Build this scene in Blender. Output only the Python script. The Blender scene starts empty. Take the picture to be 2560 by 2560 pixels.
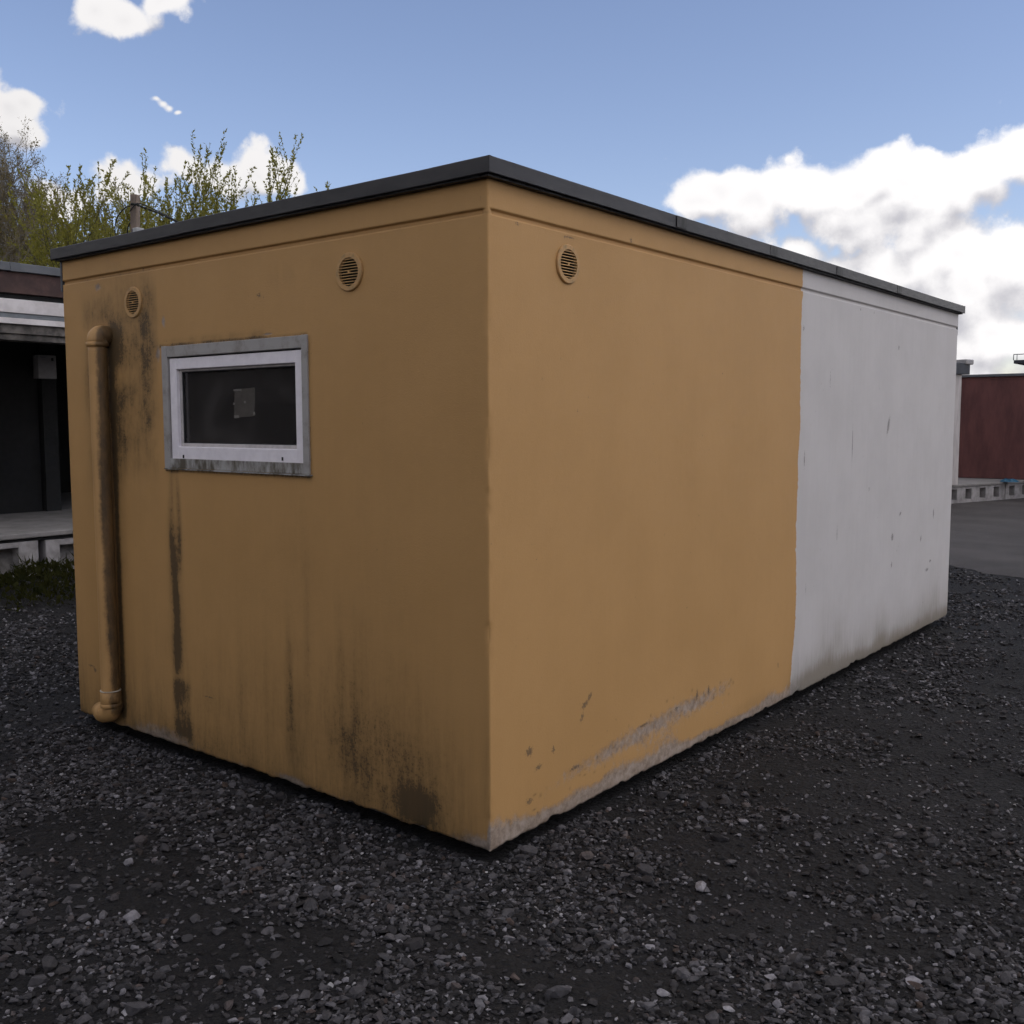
import bpy, bmesh, math, random
import numpy as np
from mathutils import Matrix, Vector

RAD = math.radians
scene = bpy.context.scene
col = scene.collection
rng = np.random.default_rng(7)
random.seed(7)

# ------------------------------------------------------------------ camera
cam_data = bpy.data.cameras.new("camera")
cam_data.sensor_width = 36.0
cam_data.lens = 36.0 * 2532.73 / 2560.0
cam_data.clip_start = 0.05
cam_data.clip_end = 3000.0
cam = bpy.data.objects.new("camera", cam_data)
col.objects.link(cam)
CAM = np.array([2.35295, -2.80919, 1.65])
RIGHT = np.array([0.78127948, 0.62417868, -0.00182839])
UP = np.array([-0.05387644, 0.07035447, 0.99606605])
FWD = np.array([-0.62185183, 0.77810746, -0.08859503])
FPX = 2532.73
m = Matrix.Identity(4)
for i in range(3):
    m[i][0], m[i][1], m[i][2], m[i][3] = RIGHT[i], UP[i], -FWD[i], CAM[i]
cam.matrix_world = m
scene.camera = cam

# ------------------------------------------------------------------ light
SUN_AZ, SUN_EL = RAD(72.0), RAD(46.0)      # azimuth from +Y towards +X
SUN_DIR = np.array([math.sin(SUN_AZ) * math.cos(SUN_EL), math.cos(SUN_AZ) * math.cos(SUN_EL), math.sin(SUN_EL)])
sun_data = bpy.data.lights.new("sun", 'SUN')
sun_data.energy = 0.5
sun_data.angle = RAD(32.0)                  # the sun stands behind thin cloud
sun_data.color = (1.0, 0.965, 0.92)
sun = bpy.data.objects.new("sun", sun_data)
col.objects.link(sun)
sun.rotation_euler = Vector(SUN_DIR).to_track_quat('Z', 'Y').to_euler()

scene.view_settings.view_transform = 'Standard'
scene.view_settings.look = 'None'
scene.view_settings.exposure = 0.0
scene.view_settings.gamma = 1.0
scene.view_settings.use_curve_mapping = False
scene.cycles.use_denoising = True
scene.cycles.use_adaptive_sampling = True
scene.cycles.adaptive_threshold = 0.03
scene.cycles.adaptive_min_samples = 12
scene.cycles.max_bounces = 5
scene.cycles.diffuse_bounces = 3
scene.cycles.transparent_max_bounces = 12


# ------------------------------------------------------------------ node helper
class NT:
    def __init__(self, tree):
        self.t = tree

    def new(self, typ, **kw):
        n = self.t.nodes.new(typ)
        for k, v in kw.items():
            setattr(n, k, v)
        return n

    def put(self, sock, v):
        if isinstance(v, bpy.types.NodeSocket):
            self.t.links.new(v, sock)
        elif isinstance(v, (tuple, list)):
            if len(sock.default_value) == 4 and len(v) == 3:
                v = tuple(v) + (1.0,)
            sock.default_value = v
        else:
            sock.default_value = v

    def math(self, op, a, b=None, c=None, clamp=False):
        n = self.new('ShaderNodeMath', operation=op, use_clamp=clamp)
        self.put(n.inputs[0], a)
        if b is not None:
            self.put(n.inputs[1], b)
        if c is not None:
            self.put(n.inputs[2], c)
        return n.outputs[0]

    def add(self, a, b): return self.math('ADD', a, b)
    def sub(self, a, b): return self.math('SUBTRACT', a, b)
    def mul(self, a, b): return self.math('MULTIPLY', a, b)
    def madd(self, a, b, c): return self.math('MULTIPLY_ADD', a, b, c)

    def vmath(self, op, a, b=None, out=0):
        n = self.new('ShaderNodeVectorMath', operation=op)
        self.put(n.inputs[0], a)
        if b is not None:
            if op == 'SCALE':
                self.put(n.inputs['Scale'], b)
            else:
                self.put(n.inputs[1], b)
        return n.outputs['Value'] if op in ('LENGTH', 'DOT_PRODUCT', 'DISTANCE') else n.outputs[out]

    def ss(self, v, lo, hi, a=0.0, b=1.0):
        n = self.new('ShaderNodeMapRange', interpolation_type='SMOOTHSTEP')
        self.put(n.inputs[0], v)
        for i, x in zip((1, 2, 3, 4), (lo, hi, a, b)):
            self.put(n.inputs[i], x)
        return n.outputs[0]

    def mr(self, v, lo, hi, a=0.0, b=1.0):
        n = self.new('ShaderNodeMapRange')
        self.put(n.inputs[0], v)
        for i, x in zip((1, 2, 3, 4), (lo, hi, a, b)):
            self.put(n.inputs[i], x)
        return n.outputs[0]

    def mix(self, f, a, b, blend='MIX'):
        n = self.new('ShaderNodeMix', data_type='RGBA', blend_type=blend)
        self.put(n.inputs[0], f)
        self.put(n.inputs[6], a)
        self.put(n.inputs[7], b)
        return n.outputs[2]

    def noise(self, vec, scale, detail=3.0, rough=0.55, dist=0.0, color=False):
        n = self.new('ShaderNodeTexNoise')
        if vec is not None:
            self.put(n.inputs['Vector'], vec)
        n.inputs['Scale'].default_value = scale
        n.inputs['Detail'].default_value = detail
        n.inputs['Roughness'].default_value = rough
        n.inputs['Distortion'].default_value = dist
        return n.outputs['Color' if color else 'Fac']

    def voro(self, vec, scale, feature='F1', out='Distance'):
        n = self.new('ShaderNodeTexVoronoi', feature=feature)
        self.put(n.inputs['Vector'], vec)
        n.inputs['Scale'].default_value = scale
        return n.outputs[out]

    def mapping(self, vec, loc=(0, 0, 0), rot=(0, 0, 0), scale=(1, 1, 1), typ='POINT'):
        n = self.new('ShaderNodeMapping', vector_type=typ)
        self.put(n.inputs['Vector'], vec)
        n.inputs['Location'].default_value = loc
        n.inputs['Rotation'].default_value = rot
        n.inputs['Scale'].default_value = scale
        return n.outputs[0]

    def attr(self, name, typ='GEOMETRY', out='Fac'):
        n = self.new('ShaderNodeAttribute', attribute_name=name, attribute_type=typ)
        return n.outputs[out]

    def obj(self):
        return self.new('ShaderNodeTexCoord').outputs['Object']

    def bump(self, h, strength=0.3, dist=0.01):
        n = self.new('ShaderNodeBump')
        self.put(n.inputs['Height'], h)
        n.inputs['Strength'].default_value = strength
        n.inputs['Distance'].default_value = dist
        return n.outputs[0]


def material(name):
    mt = bpy.data.materials.new(name)
    mt.use_nodes = True
    t = mt.node_tree
    p = t.nodes['Principled BSDF']
    return mt, NT(t), p


# ------------------------------------------------------------------ sky
def pix_dir(x, y):
    d = RIGHT * (x - 1280) / FPX - UP * (y - 1280) / FPX + FWD
    return d / np.linalg.norm(d)


world = bpy.data.worlds.new("World")
scene.world = world
world.use_nodes = True
wt = NT(world.node_tree)
for n in list(world.node_tree.nodes):
    world.node_tree.nodes.remove(n)

# cumulus lumps: where they stand in the sky (direction) and their angular half sizes, given
# here as sighting points of the photograph
LUMPS = [  # x, y, half width, half height
    (1745, 505, 95, 62), (1800, 470, 95, 80), (1870, 520, 150, 70), (1960, 485, 130, 75), (2060, 470, 130, 78),
    (2140, 480, 130, 85), (2210, 415, 72, 62), (2250, 470, 110, 75), (2330, 500, 150, 75), (2420, 470, 130, 62),
    (2500, 410, 100, 52), (2600, 395, 150, 70), (2150, 545, 240, 45), (1860, 570, 110, 40), (2290, 575, 130, 42), (2780, 420, 170, 90),
    (2010, 640, 75, 45), (2060, 690, 130, 45), (2200, 670, 95, 60), (2300, 650, 140, 75), (2400, 640, 160, 70),
    (2520, 640, 190, 70), (2420, 720, 260, 80), (2700, 640, 240, 110), (2450, 840, 230, 62), (2640, 840, 230, 70),
    (2350, 940, 300, 45), (2720, 960, 360, 60),
    (250, 30, 85, 50), (330, 40, 95, 42), (400, 15, 52, 52),
    (20, 270, 72, 62), (75, 255, 48, 42), (100, 275, 34, 40), (30, 330, 80, 50), (-80, 260, 120, 90),
    (398, 250, 42, 34), (416, 264, 44, 40), (438, 278, 40, 32), (464, 296, 32, 24),
    (470, 425, 70, 45), (560, 425, 80, 55), (640, 440, 90, 52), (705, 435, 72, 58), (745, 460, 46, 42), (300, 465, 90, 60),
    (150, 480, 120, 50),
]
grp = bpy.data.node_groups.new("cloud_density", 'ShaderNodeTree')
grp.interface.new_socket("Vector", in_out='INPUT', socket_type='NodeSocketVector')
grp.interface.new_socket("Density", in_out='OUTPUT', socket_type='NodeSocketFloat')
g = NT(grp)
gi = g.new('NodeGroupInput')
go = g.new('NodeGroupOutput')
d0 = gi.outputs[0]
warp = g.vmath('SCALE', g.vmath('SUBTRACT', g.noise(d0, 14.0, 2.0, 0.55, color=True), (0.5, 0.5, 0.5)), 0.05)
dw = g.vmath('ADD', d0, warp)
sep = g.new('ShaderNodeSeparateXYZ')
g.put(sep.inputs[0], dw)
azn = g.math('ARCTAN2', sep.outputs[0], sep.outputs[1])
eln = g.math('ARCSINE', sep.outputs[2])
cmbn = g.new('ShaderNodeCombineXYZ')
g.put(cmbn.inputs[0], azn)
g.put(cmbn.inputs[1], g.mul(eln, 1.6))
pp2 = cmbn.outputs[0]
acc = None
for (lx, ly, lw, lh) in LUMPS:
    u = pix_dir(lx, ly)
    az = math.atan2(u[0], u[1])
    el = math.asin(u[2])
    rr_ = (1.27 if lx > 1500 else 1.06) * math.sqrt(lw * lh * 1.6) / FPX
    dist = g.vmath('DISTANCE', pp2, (az, el * 1.6, 0.0))
    v = g.madd(dist, -1.0 / rr_, 1.0 if lw > 45 else 0.62)
    if acc is None:
        acc = v
    else:
        n = g.new('ShaderNodeMath', operation='SMOOTH_MAX')
        g.put(n.inputs[0], acc)
        g.put(n.inputs[1], v)
        n.inputs[2].default_value = 0.25
        acc = n.outputs[0]
# the rest of the sky carries the same fair weather cumulus, more of it towards the horizon
away = g.ss(g.vmath('DOT_PRODUCT', d0, tuple(FWD)), 0.70, 0.84, 0.0, -1.6)
big = g.noise(g.mapping(dw, scale=(1, 1, 2.2)), 2.6, 1.0, 0.5)
fill = g.add(g.madd(big, 3.6, -1.33), away)
fill = g.add(fill, g.ss(eln, 0.04, 0.42, 0.75, 0.0))
acc = g.math('MAXIMUM', acc, fill)
det = g.noise(d0, 24.0, 7.0, 0.62)
vo = g.new('ShaderNodeTexVoronoi', feature='SMOOTH_F1')
g.put(vo.inputs['Vector'], dw)
vo.inputs['Scale'].default_value = 30.0
vo.inputs['Smoothness'].default_value = 0.35
vo.inputs['Detail'].default_value = 1.0
vo.inputs['Roughness'].default_value = 0.5
calm = g.ss(acc, 0.10, 0.65, 1.15, 0.50)          # ragged rims, fuller cores
dens = g.add(acc, g.mul(calm, g.add(g.madd(det, 1.75, -0.88), g.madd(vo.outputs['Distance'], -0.55, 0.22))))
g.put(go.inputs[0], dens)


def cloud_density(vec):
    n = wt.new('ShaderNodeGroup')
    n.node_tree = grp
    wt.put(n.inputs[0], vec)
    return n.outputs[0]


sky = wt.new('ShaderNodeTexSky', sky_type='NISHITA')
sky.sun_disc = False
sky.sun_elevation = SUN_EL
sky.sun_rotation = SUN_AZ
sky.altitude = 200.0
sky.air_density = 1.0
sky.dust_density = 0.6
sky.ozone_density = 1.0
dvec = wt.vmath('NORMALIZE', wt.new('ShaderNodeTexCoord').outputs['Generated'])
dA = cloud_density(dvec)
toward = np.array([0.0, 0.0, 1.0]) * 0.8 + SUN_DIR * 0.5
toward = toward / np.linalg.norm(toward) * 0.030
chain = wt.new('ShaderNodeVectorMath', operation='MULTIPLY_ADD')
wt.put(chain.inputs[0], dA)
chain.inputs[1].default_value = (1e-7, 1e-7, 1e-7)
wt.put(chain.inputs[2], wt.vmath('ADD', dvec, tuple(toward)))
dB = cloud_density(chain.outputs[0])
mask = wt.ss(dA, -0.05, 0.42)
lit = wt.ss(wt.sub(dA, dB), -0.62, 0.25)
thick = wt.ss(dA, 0.55, 1.3)
shade = wt.math('MULTIPLY_ADD', thick, -0.25, lit, clamp=True)
near_sun = wt.mr(wt.vmath('DOT_PRODUCT', dvec, tuple(SUN_DIR)), -0.35, 0.75, 0.80, 1.22)
ccol = wt.mix(shade, (3.9, 3.85, 4.15), (7.2, 7.05, 7.05))
ccol = wt.vmath('SCALE', ccol, near_sun)
skyc = wt.mix(1.0, sky.outputs[0], (1.09, 0.985, 1.03), 'MULTIPLY')
allsky = wt.mix(mask, skyc, ccol)
bg = wt.new('ShaderNodeBackground')
wt.put(bg.inputs['Color'], allsky)
bg.inputs['Strength'].default_value = 0.15
wo = wt.new('ShaderNodeOutputWorld')
wt.put(wo.inputs['Surface'], bg.outputs[0])
world.cycles.sampling_method = 'NONE'


# ------------------------------------------------------------------ object helpers
def tag(o, label=None, cat=None, group=None, kind=None):
    if label:
        o["label"] = label
    if cat:
        o["category"] = cat
    if group:
        o["group"] = group
    if kind:
        o["kind"] = kind
    return o


def empty(name, loc, label, cat, group=None):
    o = bpy.data.objects.new(name, None)
    o.empty_display_size = 0.1
    o.location = loc
    col.objects.link(o)
    return tag(o, label, cat, group)


def link(name, me, mat=None, parent=None):
    o = bpy.data.objects.new(name, me)
    if mat is not None and not me.materials:
        me.materials.append(mat)
    col.objects.link(o)
    if parent is not None:
        o.parent = parent
        # geometry is written in world coordinates: undo the parents' offsets
        off = Vector((0, 0, 0))
        q = parent
        while q is not None:
            off += q.location
            q = q.parent
        o.location = -off
    return o


def np_mesh(name, verts, quads=None, tris=None, smooth=False):
    verts = np.asarray(verts, np.float32)
    me = bpy.data.meshes.new(name)
    loops = []
    starts = []
    pos = 0
    for arr, k in ((quads, 4), (tris, 3)):
        if arr is not None and len(arr):
            arr = np.asarray(arr, np.int32)
            loops.append(arr.ravel())
            starts.append(pos + np.arange(len(arr), dtype=np.int32) * k)
            pos += arr.size
    loops = np.concatenate(loops)
    starts = np.concatenate(starts)
    me.vertices.add(len(verts))
    me.vertices.foreach_set('co', verts.ravel())
    me.loops.add(len(loops))
    me.loops.foreach_set('vertex_index', loops)
    me.polygons.add(len(starts))
    me.polygons.foreach_set('loop_start', starts)
    me.update(calc_edges=True)
    me.validate()
    me.polygons.foreach_set('use_smooth', np.full(len(me.polygons), smooth))
    return me


def set_attr(me, name, vals):
    a = me.attributes.new(name, 'FLOAT', 'POINT')
    a.data.foreach_set('value', np.asarray(vals, np.float32))


class MB:
    """collects shapes for ONE mesh"""
    def __init__(self):
        self.bm = bmesh.new()

    def box(self, x0, x1, y0, y1, z0, z1, mat=None, bevel=0.0):
        r = bmesh.ops.create_cube(self.bm, size=1.0)
        vs = r['verts']
        for v in vs:
            v.co = Vector((x0 + (v.co.x + .5) * (x1 - x0), y0 + (v.co.y + .5) * (y1 - y0), z0 + (v.co.z + .5) * (z1 - z0)))
        if bevel > 0:
            es = list({e for v in vs for e in v.link_edges})
            r2 = bmesh.ops.bevel(self.bm, geom=es, offset=bevel, segments=2, affect='EDGES', profile=0.5)
            vs = list({v for f in r2['faces'] for v in f.verts} | {v for v in vs if v.is_valid})
        if mat is not None:
            bmesh.ops.transform(self.bm, matrix=mat, verts=vs)
        return self

    def tube(self, pts, rad, seg=12, cap=True):
        pts = [Vector(p) for p in pts]
        if not isinstance(rad, (list, tuple)):
            rad = [rad] * len(pts)
        rings = []
        ref = None
        for i, p in enumerate(pts):
            d = (pts[min(i + 1, len(pts) - 1)] - pts[max(i - 1, 0)]).normalized()
            if ref is None:
                ref = d.orthogonal().normalized()
            ref = (ref - d * ref.dot(d)).normalized()
            b = d.cross(ref)
            rings.append([self.bm.verts.new(p + (ref * math.cos(a) + b * math.sin(a)) * rad[i])
                          for a in [2 * math.pi * k / seg for k in range(seg)]])
        for r0, r1 in zip(rings, rings[1:]):
            for k in range(seg):
                f = self.bm.faces.new((r0[k], r0[(k + 1) % seg], r1[(k + 1) % seg], r1[k]))
                f.smooth = True
        if cap:
            self.bm.faces.new(list(reversed(rings[0])))
            self.bm.faces.new(rings[-1])
        return self

    def mesh(self, name):
        bmesh.ops.recalc_face_normals(self.bm, faces=self.bm.faces)
        me = bpy.data.meshes.new(name)
        self.bm.to_mesh(me)
        self.bm.free()
        return me

    def build(self, name, mat, parent=None):
        return link(name, self.mesh(name), mat, parent)


def vnoise(x, y, seed=0, n=256):
    r = np.random.default_rng(seed).random((n, n))
    xi = np.floor(x).astype(int)
    yi = np.floor(y).astype(int)
    fx = x - xi
    fy = y - yi
    fx = fx * fx * (3 - 2 * fx)
    fy = fy * fy * (3 - 2 * fy)
    a = r[xi % n, yi % n]
    b = r[(xi + 1) % n, yi % n]
    c = r[xi % n, (yi + 1) % n]
    d = r[(xi + 1) % n, (yi + 1) % n]
    return (a * (1 - fx) + b * fx) * (1 - fy) + (c * (1 - fx) + d * fx) * fy


def fbm(x, y, seed=0, octv=4):
    s = np.zeros_like(x, dtype=float)
    a, t = 1.0, 0.0
    for o in range(octv):
        s += a * vnoise(x * 2 ** o + 17.3 * o, y * 2 ** o + 9.1 * o, seed + o)
        t += a
        a *= 0.5
    return s / t


def sstep(v, lo, hi):
    t = np.clip((v - lo) / (hi - lo), 0, 1)
    return t * t * (3 - 2 * t)


# ------------------------------------------------------------------ materials
OCHRE_A, OCHRE_B = (0.462, 0.262, 0.098), (0.430, 0.242, 0.088)
WHITE_A, WHITE_B = (0.53, 0.50, 0.485), (0.49, 0.462, 0.447)
MOULD = (0.030, 0.022, 0.012)


def wall_material():
    mt, t, p = material("painted_render")
    pos = t.obj()
    streak = t.noise(t.mapping(pos, scale=(9, 9, 0.5)), 3.0, 4.0, 0.6)
    fine = t.noise(pos, 120.0, 4.0, 0.65)
    mid = t.noise(pos, 9.0, 5.0, 0.6)
    fstreak = t.noise(t.mapping(pos, scale=(20, 20, 2.6)), 2.0, 6.0, 0.7)
    och = t.mix(t.ss(t.madd(t.noise(pos, 2.2, 6.0, 0.65), 0.85, t.mul(streak, 0.15)), 0.33, 0.67), OCHRE_A, OCHRE_B)
    whi = t.mix(t.ss(t.madd(t.noise(pos, 2.5, 5.0, 0.6), 0.75, t.mul(streak, 0.25)), 0.35, 0.65), WHITE_A, WHITE_B)
    edge = t.add(t.attr('bd'), t.add(t.madd(fine, 0.012, -0.006), t.madd(t.noise(pos, 26.0, 5.0, 0.7), 0.040, -0.020)))
    isw = t.ss(edge, -0.0035, 0.0035)
    c = t.mix(isw, och, whi)
    # weathering: yellowish grime, exposed cement, mould, scuffs
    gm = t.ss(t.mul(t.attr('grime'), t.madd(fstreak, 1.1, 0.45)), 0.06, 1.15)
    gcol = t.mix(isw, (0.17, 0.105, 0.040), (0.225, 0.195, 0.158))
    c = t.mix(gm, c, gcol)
    n34 = t.noise(pos, 30.0, 7.0, 0.75)
    cm = t.ss(t.add(t.attr('cement'), t.madd(n34, 1.3, -0.65)), 0.22, 0.80)
    ccol_ = t.mix(t.ss(t.noise(pos, 22.0, 8.0, 0.72), 0.34, 0.66), (0.15, 0.132, 0.122), (0.37, 0.33, 0.305))
    c = t.mix(t.mul(cm, 0.76), c, ccol_)
    blot = t.noise(pos, 38.0, 6.0, 0.72)
    mn = t.mul(t.madd(fstreak, 0.9, 0.05), t.madd(blot, 1.7, 0.12))
    am = t.attr('mould')
    soft = t.mul(t.ss(t.mul(am, t.add(mn, 0.45)), 0.05, 1.15), 0.74)
    speck = t.noise(pos, 95.0, 6.0, 0.78)
    hard = t.ss(t.add(t.mul(am, t.madd(fstreak, 0.8, 0.6)), t.add(t.madd(speck, 1.5, -0.75), t.madd(blot, 1.1, -0.55))), 0.48, 1.10)
    mm = t.math('MAXIMUM', soft, t.mul(hard, 0.88))
    c = t.mix(t.mul(mm, 0.95), c, t.mix(t.ss(mm, 0.25, 0.9), (0.095, 0.058, 0.021), MOULD))
    grit = t.noise(pos, 110.0, 5.0, 0.75)
    sc = t.ss(t.add(t.attr('scuff'), t.madd(grit, 2.4, -1.2)), 0.44, 0.85)
    c = t.mix(t.mul(sc, 0.68), c, (0.055, 0.046, 0.040))
    # tiny specks of dirt
    sp = t.ss(t.noise(pos, 42.0, 2.0, 0.5), 0.735, 0.79)
    c = t.mix(t.mul(sp, 0.35), c, (0.12, 0.09, 0.06))
    t.put(p.inputs['Base Color'], c)
    p.inputs['Roughness'].default_value = 0.62
    p.inputs['Specular IOR Level'].default_value = 0.35
    h = t.add(t.mul(fine, 0.35), t.add(t.mul(mid, 0.6), t.add(t.mul(cm, -0.9), t.mul(isw, -0.25))))
    t.put(p.inputs['Normal'], t.bump(h, 0.32, 0.006))
    return mt


def simple(name, c1, c2=None, scale=8.0, rough=0.6, metal=0.0, bump=0.15, spec=0.4, stretch=(1, 1, 1), lo=0.35, hi=0.65, dist=0.004):
    mt, t, p = material(name)
    c2 = c2 or tuple(v * 0.8 for v in c1)
    pos = t.mapping(t.obj(), scale=stretch)
    n = t.noise(pos, scale, 6.0, 0.65)
    t.put(p.inputs['Base Color'], t.mix(t.ss(n, lo, hi), c1, c2))
    n2 = t.noise(pos, scale * 6, 4.0, 0.6)
    t.put(p.inputs['Roughness'], t.madd(n2, 0.25, rough - 0.12))
    p.inputs['Metallic'].default_value = metal
    p.inputs['Specular IOR Level'].default_value = spec
    t.put(p.inputs['Normal'], t.bump(t.add(n, t.mul(n2, 0.5)), bump, dist))
    return mt


M = {}
M['wall'] = wall_material()
M['trim'] = simple("roof_edge_metal", (0.034, 0.032, 0.035), (0.022, 0.021, 0.024), 3.0, 0.42, 0.0, 0.08, 0.28, (1, 1, 4))
M['joint'] = simple("stained_joint", (0.036, 0.034, 0.035), (0.012, 0.012, 0.012), 22.0, 0.5, 0.0, 0.1, 0.3, (1, 1.6, 0.3), 0.42, 0.6)
M['trim_shadow'] = simple("roof_edge_shadow", (0.02, 0.02, 0.022), None, 6.0, 0.7)
M['flash'] = simple("flashing_metal", (0.06, 0.065, 0.078), (0.04, 0.044, 0.055), 5.0, 0.45)
M['roofing'] = simple("bitumen_felt", (0.05, 0.05, 0.052), (0.03, 0.03, 0.03), 12.0, 0.85)
M['inside'] = simple("dim_room", (0.10, 0.095, 0.09), None, 3.0, 0.9)
M['upvc'] = simple("white_plastic", (0.84, 0.79, 0.82), (0.76, 0.71, 0.74), 14.0, 0.38, 0.0, 0.03, 0.5)
M['bead'] = simple("grey_bead", (0.52, 0.48, 0.47), (0.40, 0.37, 0.36), 18.0, 0.5, 0.0, 0.05)
M['gasket'] = simple("rubber", (0.012, 0.012, 0.013), None, 10, 0.6)
M['surround'] = simple("weathered_surround", (0.34, 0.32, 0.305), (0.15, 0.128, 0.10), 8.0, 0.62, 0.0, 0.12, 0.35, (1, 1, 1), 0.46, 0.80)
M['sill'] = simple("mossy_sill", (0.36, 0.345, 0.33), (0.10, 0.085, 0.062), 9.0, 0.7, 0.0, 0.2, 0.3, (1.6, 1, 0.6), 0.36, 0.62)
M['scrap'] = simple("white_scrap", (0.85, 0.82, 0.78), None, 30.0, 0.8)
M['paper'] = simple("taped_paper", (0.40, 0.375, 0.34), (0.32, 0.30, 0.27), 25.0, 0.8)
M['brown'] = simple("brown_board", (0.085, 0.046, 0.040), (0.05, 0.028, 0.025), 5.0, 0.75, 0.0, 0.2)
M['zinc'] = simple("zinc_edge", (0.115, 0.12, 0.132), (0.085, 0.09, 0.10), 5.0, 0.5, 0.0, 0.08)
M['whiteboard'] = simple("white_fascia", (0.66, 0.62, 0.61), (0.52, 0.48, 0.47), 4.0, 0.5)
M['bluegrey'] = simple("grey_rail", (0.17, 0.185, 0.20), (0.13, 0.14, 0.15), 6.0, 0.5)
M['beam'] = simple("grimy_beam", (0.15, 0.132, 0.118), (0.045, 0.04, 0.036), 7.0, 0.8, 0.0, 0.2)
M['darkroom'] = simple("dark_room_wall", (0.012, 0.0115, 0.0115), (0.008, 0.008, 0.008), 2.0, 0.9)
M['post'] = simple("black_post", (0.012, 0.012, 0.012), None, 5.0, 0.8)
M['floor'] = simple("concrete_floor", (0.24, 0.225, 0.215), (0.17, 0.16, 0.152), 4.0, 0.8)
M['concrete'] = simple("cast_concrete", (0.34, 0.32, 0.315), (0.20, 0.185, 0.18), 6.0, 0.85, 0.0, 0.5, 0.2, (1, 1, 1), 0.35, 0.7, 0.01)
M['concrete_back'] = simple("cast_concrete_back", (0.23, 0.215, 0.205), (0.12, 0.112, 0.106), 6.0, 0.9, 0.0, 0.4, 0.2)
M['cabinet'] = simple("cabinet_grey", (0.33, 0.315, 0.315), (0.28, 0.265, 0.265), 9.0, 0.6)
M['label'] = simple("dark_sticker", (0.03, 0.03, 0.03), None, 9.0, 0.6)
M['red'] = simple("red_brown_panel", (0.150, 0.058, 0.053), (0.085, 0.035, 0.033), 1.6, 0.7, 0.0, 0.1, 0.3, (2.2, 2.2, 0.6), 0.3, 0.75)
M['offwhite'] = simple("offwhite_render", (0.50, 0.46, 0.44), (0.38, 0.345, 0.33), 4.0, 0.75, 0.0, 0.1, 0.3, (3, 3, 0.5))
M['blue'] = simple("blue_plastic", (0.018, 0.10, 0.17), (0.014, 0.08, 0.14), 9.0, 0.4)
M['wood'] = simple("grey_wood", (0.26, 0.205, 0.165), (0.145, 0.112, 0.09), 7.0, 0.8, 0.0, 0.3, 0.2, (6, 6, 0.7))
M['cable'] = simple("black_cable", (0.014, 0.015, 0.014), None, 20.0, 0.55)
M['tape'] = simple("frayed_sleeve", (0.035, 0.036, 0.028), (0.012, 0.012, 0.011), 60.0, 0.9, 0.0, 0.6)
M['box'] = simple("pale_box", (0.42, 0.42, 0.42), None, 12.0, 0.6)
M['steel'] = simple("painted_steel", (0.03, 0.034, 0.045), None, 6.0, 0.5)
M['rail'] = simple("galvanised_rail", (0.20, 0.21, 0.22), None, 9.0, 0.4, 0.6)


def pipe_material():
    mt, t, p = material("painted_pipe")
    pos = t.obj()
    a = t.noise(t.mapping(pos, scale=(1, 1, 0.35)), 15.0, 7.0, 0.72)
    b = t.noise(pos, 48.0, 4.0, 0.6)
    och = t.mix(t.ss(t.noise(pos, 7.0, 3.0), 0.4, 0.65), OCHRE_A, OCHRE_B)
    # mould sits in the sheltered half of the pipe, towards the wall and the window
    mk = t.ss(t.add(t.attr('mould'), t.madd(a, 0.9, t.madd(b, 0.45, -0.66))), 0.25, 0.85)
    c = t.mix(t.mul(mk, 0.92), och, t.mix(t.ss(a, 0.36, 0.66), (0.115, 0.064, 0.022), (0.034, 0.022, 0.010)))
    t.put(p.inputs['Base Color'], c)
    p.inputs['Roughness'].default_value = 0.6
    t.put(p.inputs['Normal'], t.bump(t.add(a, b), 0.08, 0.003))
    return mt


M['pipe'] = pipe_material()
M['pipe_white'] = simple("bare_collar", (0.48, 0.44, 0.38), (0.30, 0.25, 0.17), 40.0, 0.6)


def vent_material():
    mt, t, p = material("painted_vent")
    pos = t.obj()
    n = t.noise(pos, 40.0, 5.0, 0.65)
    c = t.mix(t.ss(n, 0.42, 0.72), OCHRE_A, (0.30, 0.19, 0.08))
    t.put(p.inputs['Base Color'], c)
    p.inputs['Roughness'].default_value = 0.6
    return mt


M['vent'] = vent_material()


def glass_material():
    mt, t, p = material("dirty_window_glass")
    tr = t.t
    tr.nodes.remove(p)
    out = [n for n in tr.nodes if n.type == 'OUTPUT_MATERIAL'][0]
    pos = t.obj()
    dirt = t.ss(t.noise(pos, 6.0, 6.0, 0.65), 0.42, 0.75)
    trans = t.new('ShaderNodeBsdfTransparent')
    trans.inputs[0].default_value = (0.74, 0.73, 0.72, 1)
    glos = t.new('ShaderNodeBsdfGlossy')
    glos.inputs['Roughness'].default_value = 0.03
    glos.inputs['Color'].default_value = (0.9, 0.9, 0.95, 1)
    fr = t.new('ShaderNodeLayerWeight')
    fr.inputs['Blend'].default_value = 0.5
    refl = t.madd(t.math('POWER', fr.outputs['Facing'], 4.0), 0.9, 0.035)
    m1 = t.new('ShaderNodeMixShader')
    t.put(m1.inputs[0], refl)
    t.put(m1.inputs[1], trans.outputs[0])
    t.put(m1.inputs[2], glos.outputs[0])
    dif = t.new('ShaderNodeBsdfDiffuse')
    dif.inputs[0].default_value = (0.22, 0.20, 0.19, 1)
    m2 = t.new('ShaderNodeMixShader')
    t.put(m2.inputs[0], t.madd(dirt, 0.10, 0.09))
    t.put(m2.inputs[1], m1.outputs[0])
    t.put(m2.inputs[2], dif.outputs[0])
    t.put(out.inputs[0], m2.outputs[0])
    return mt


M['glass'] = glass_material()


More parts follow.
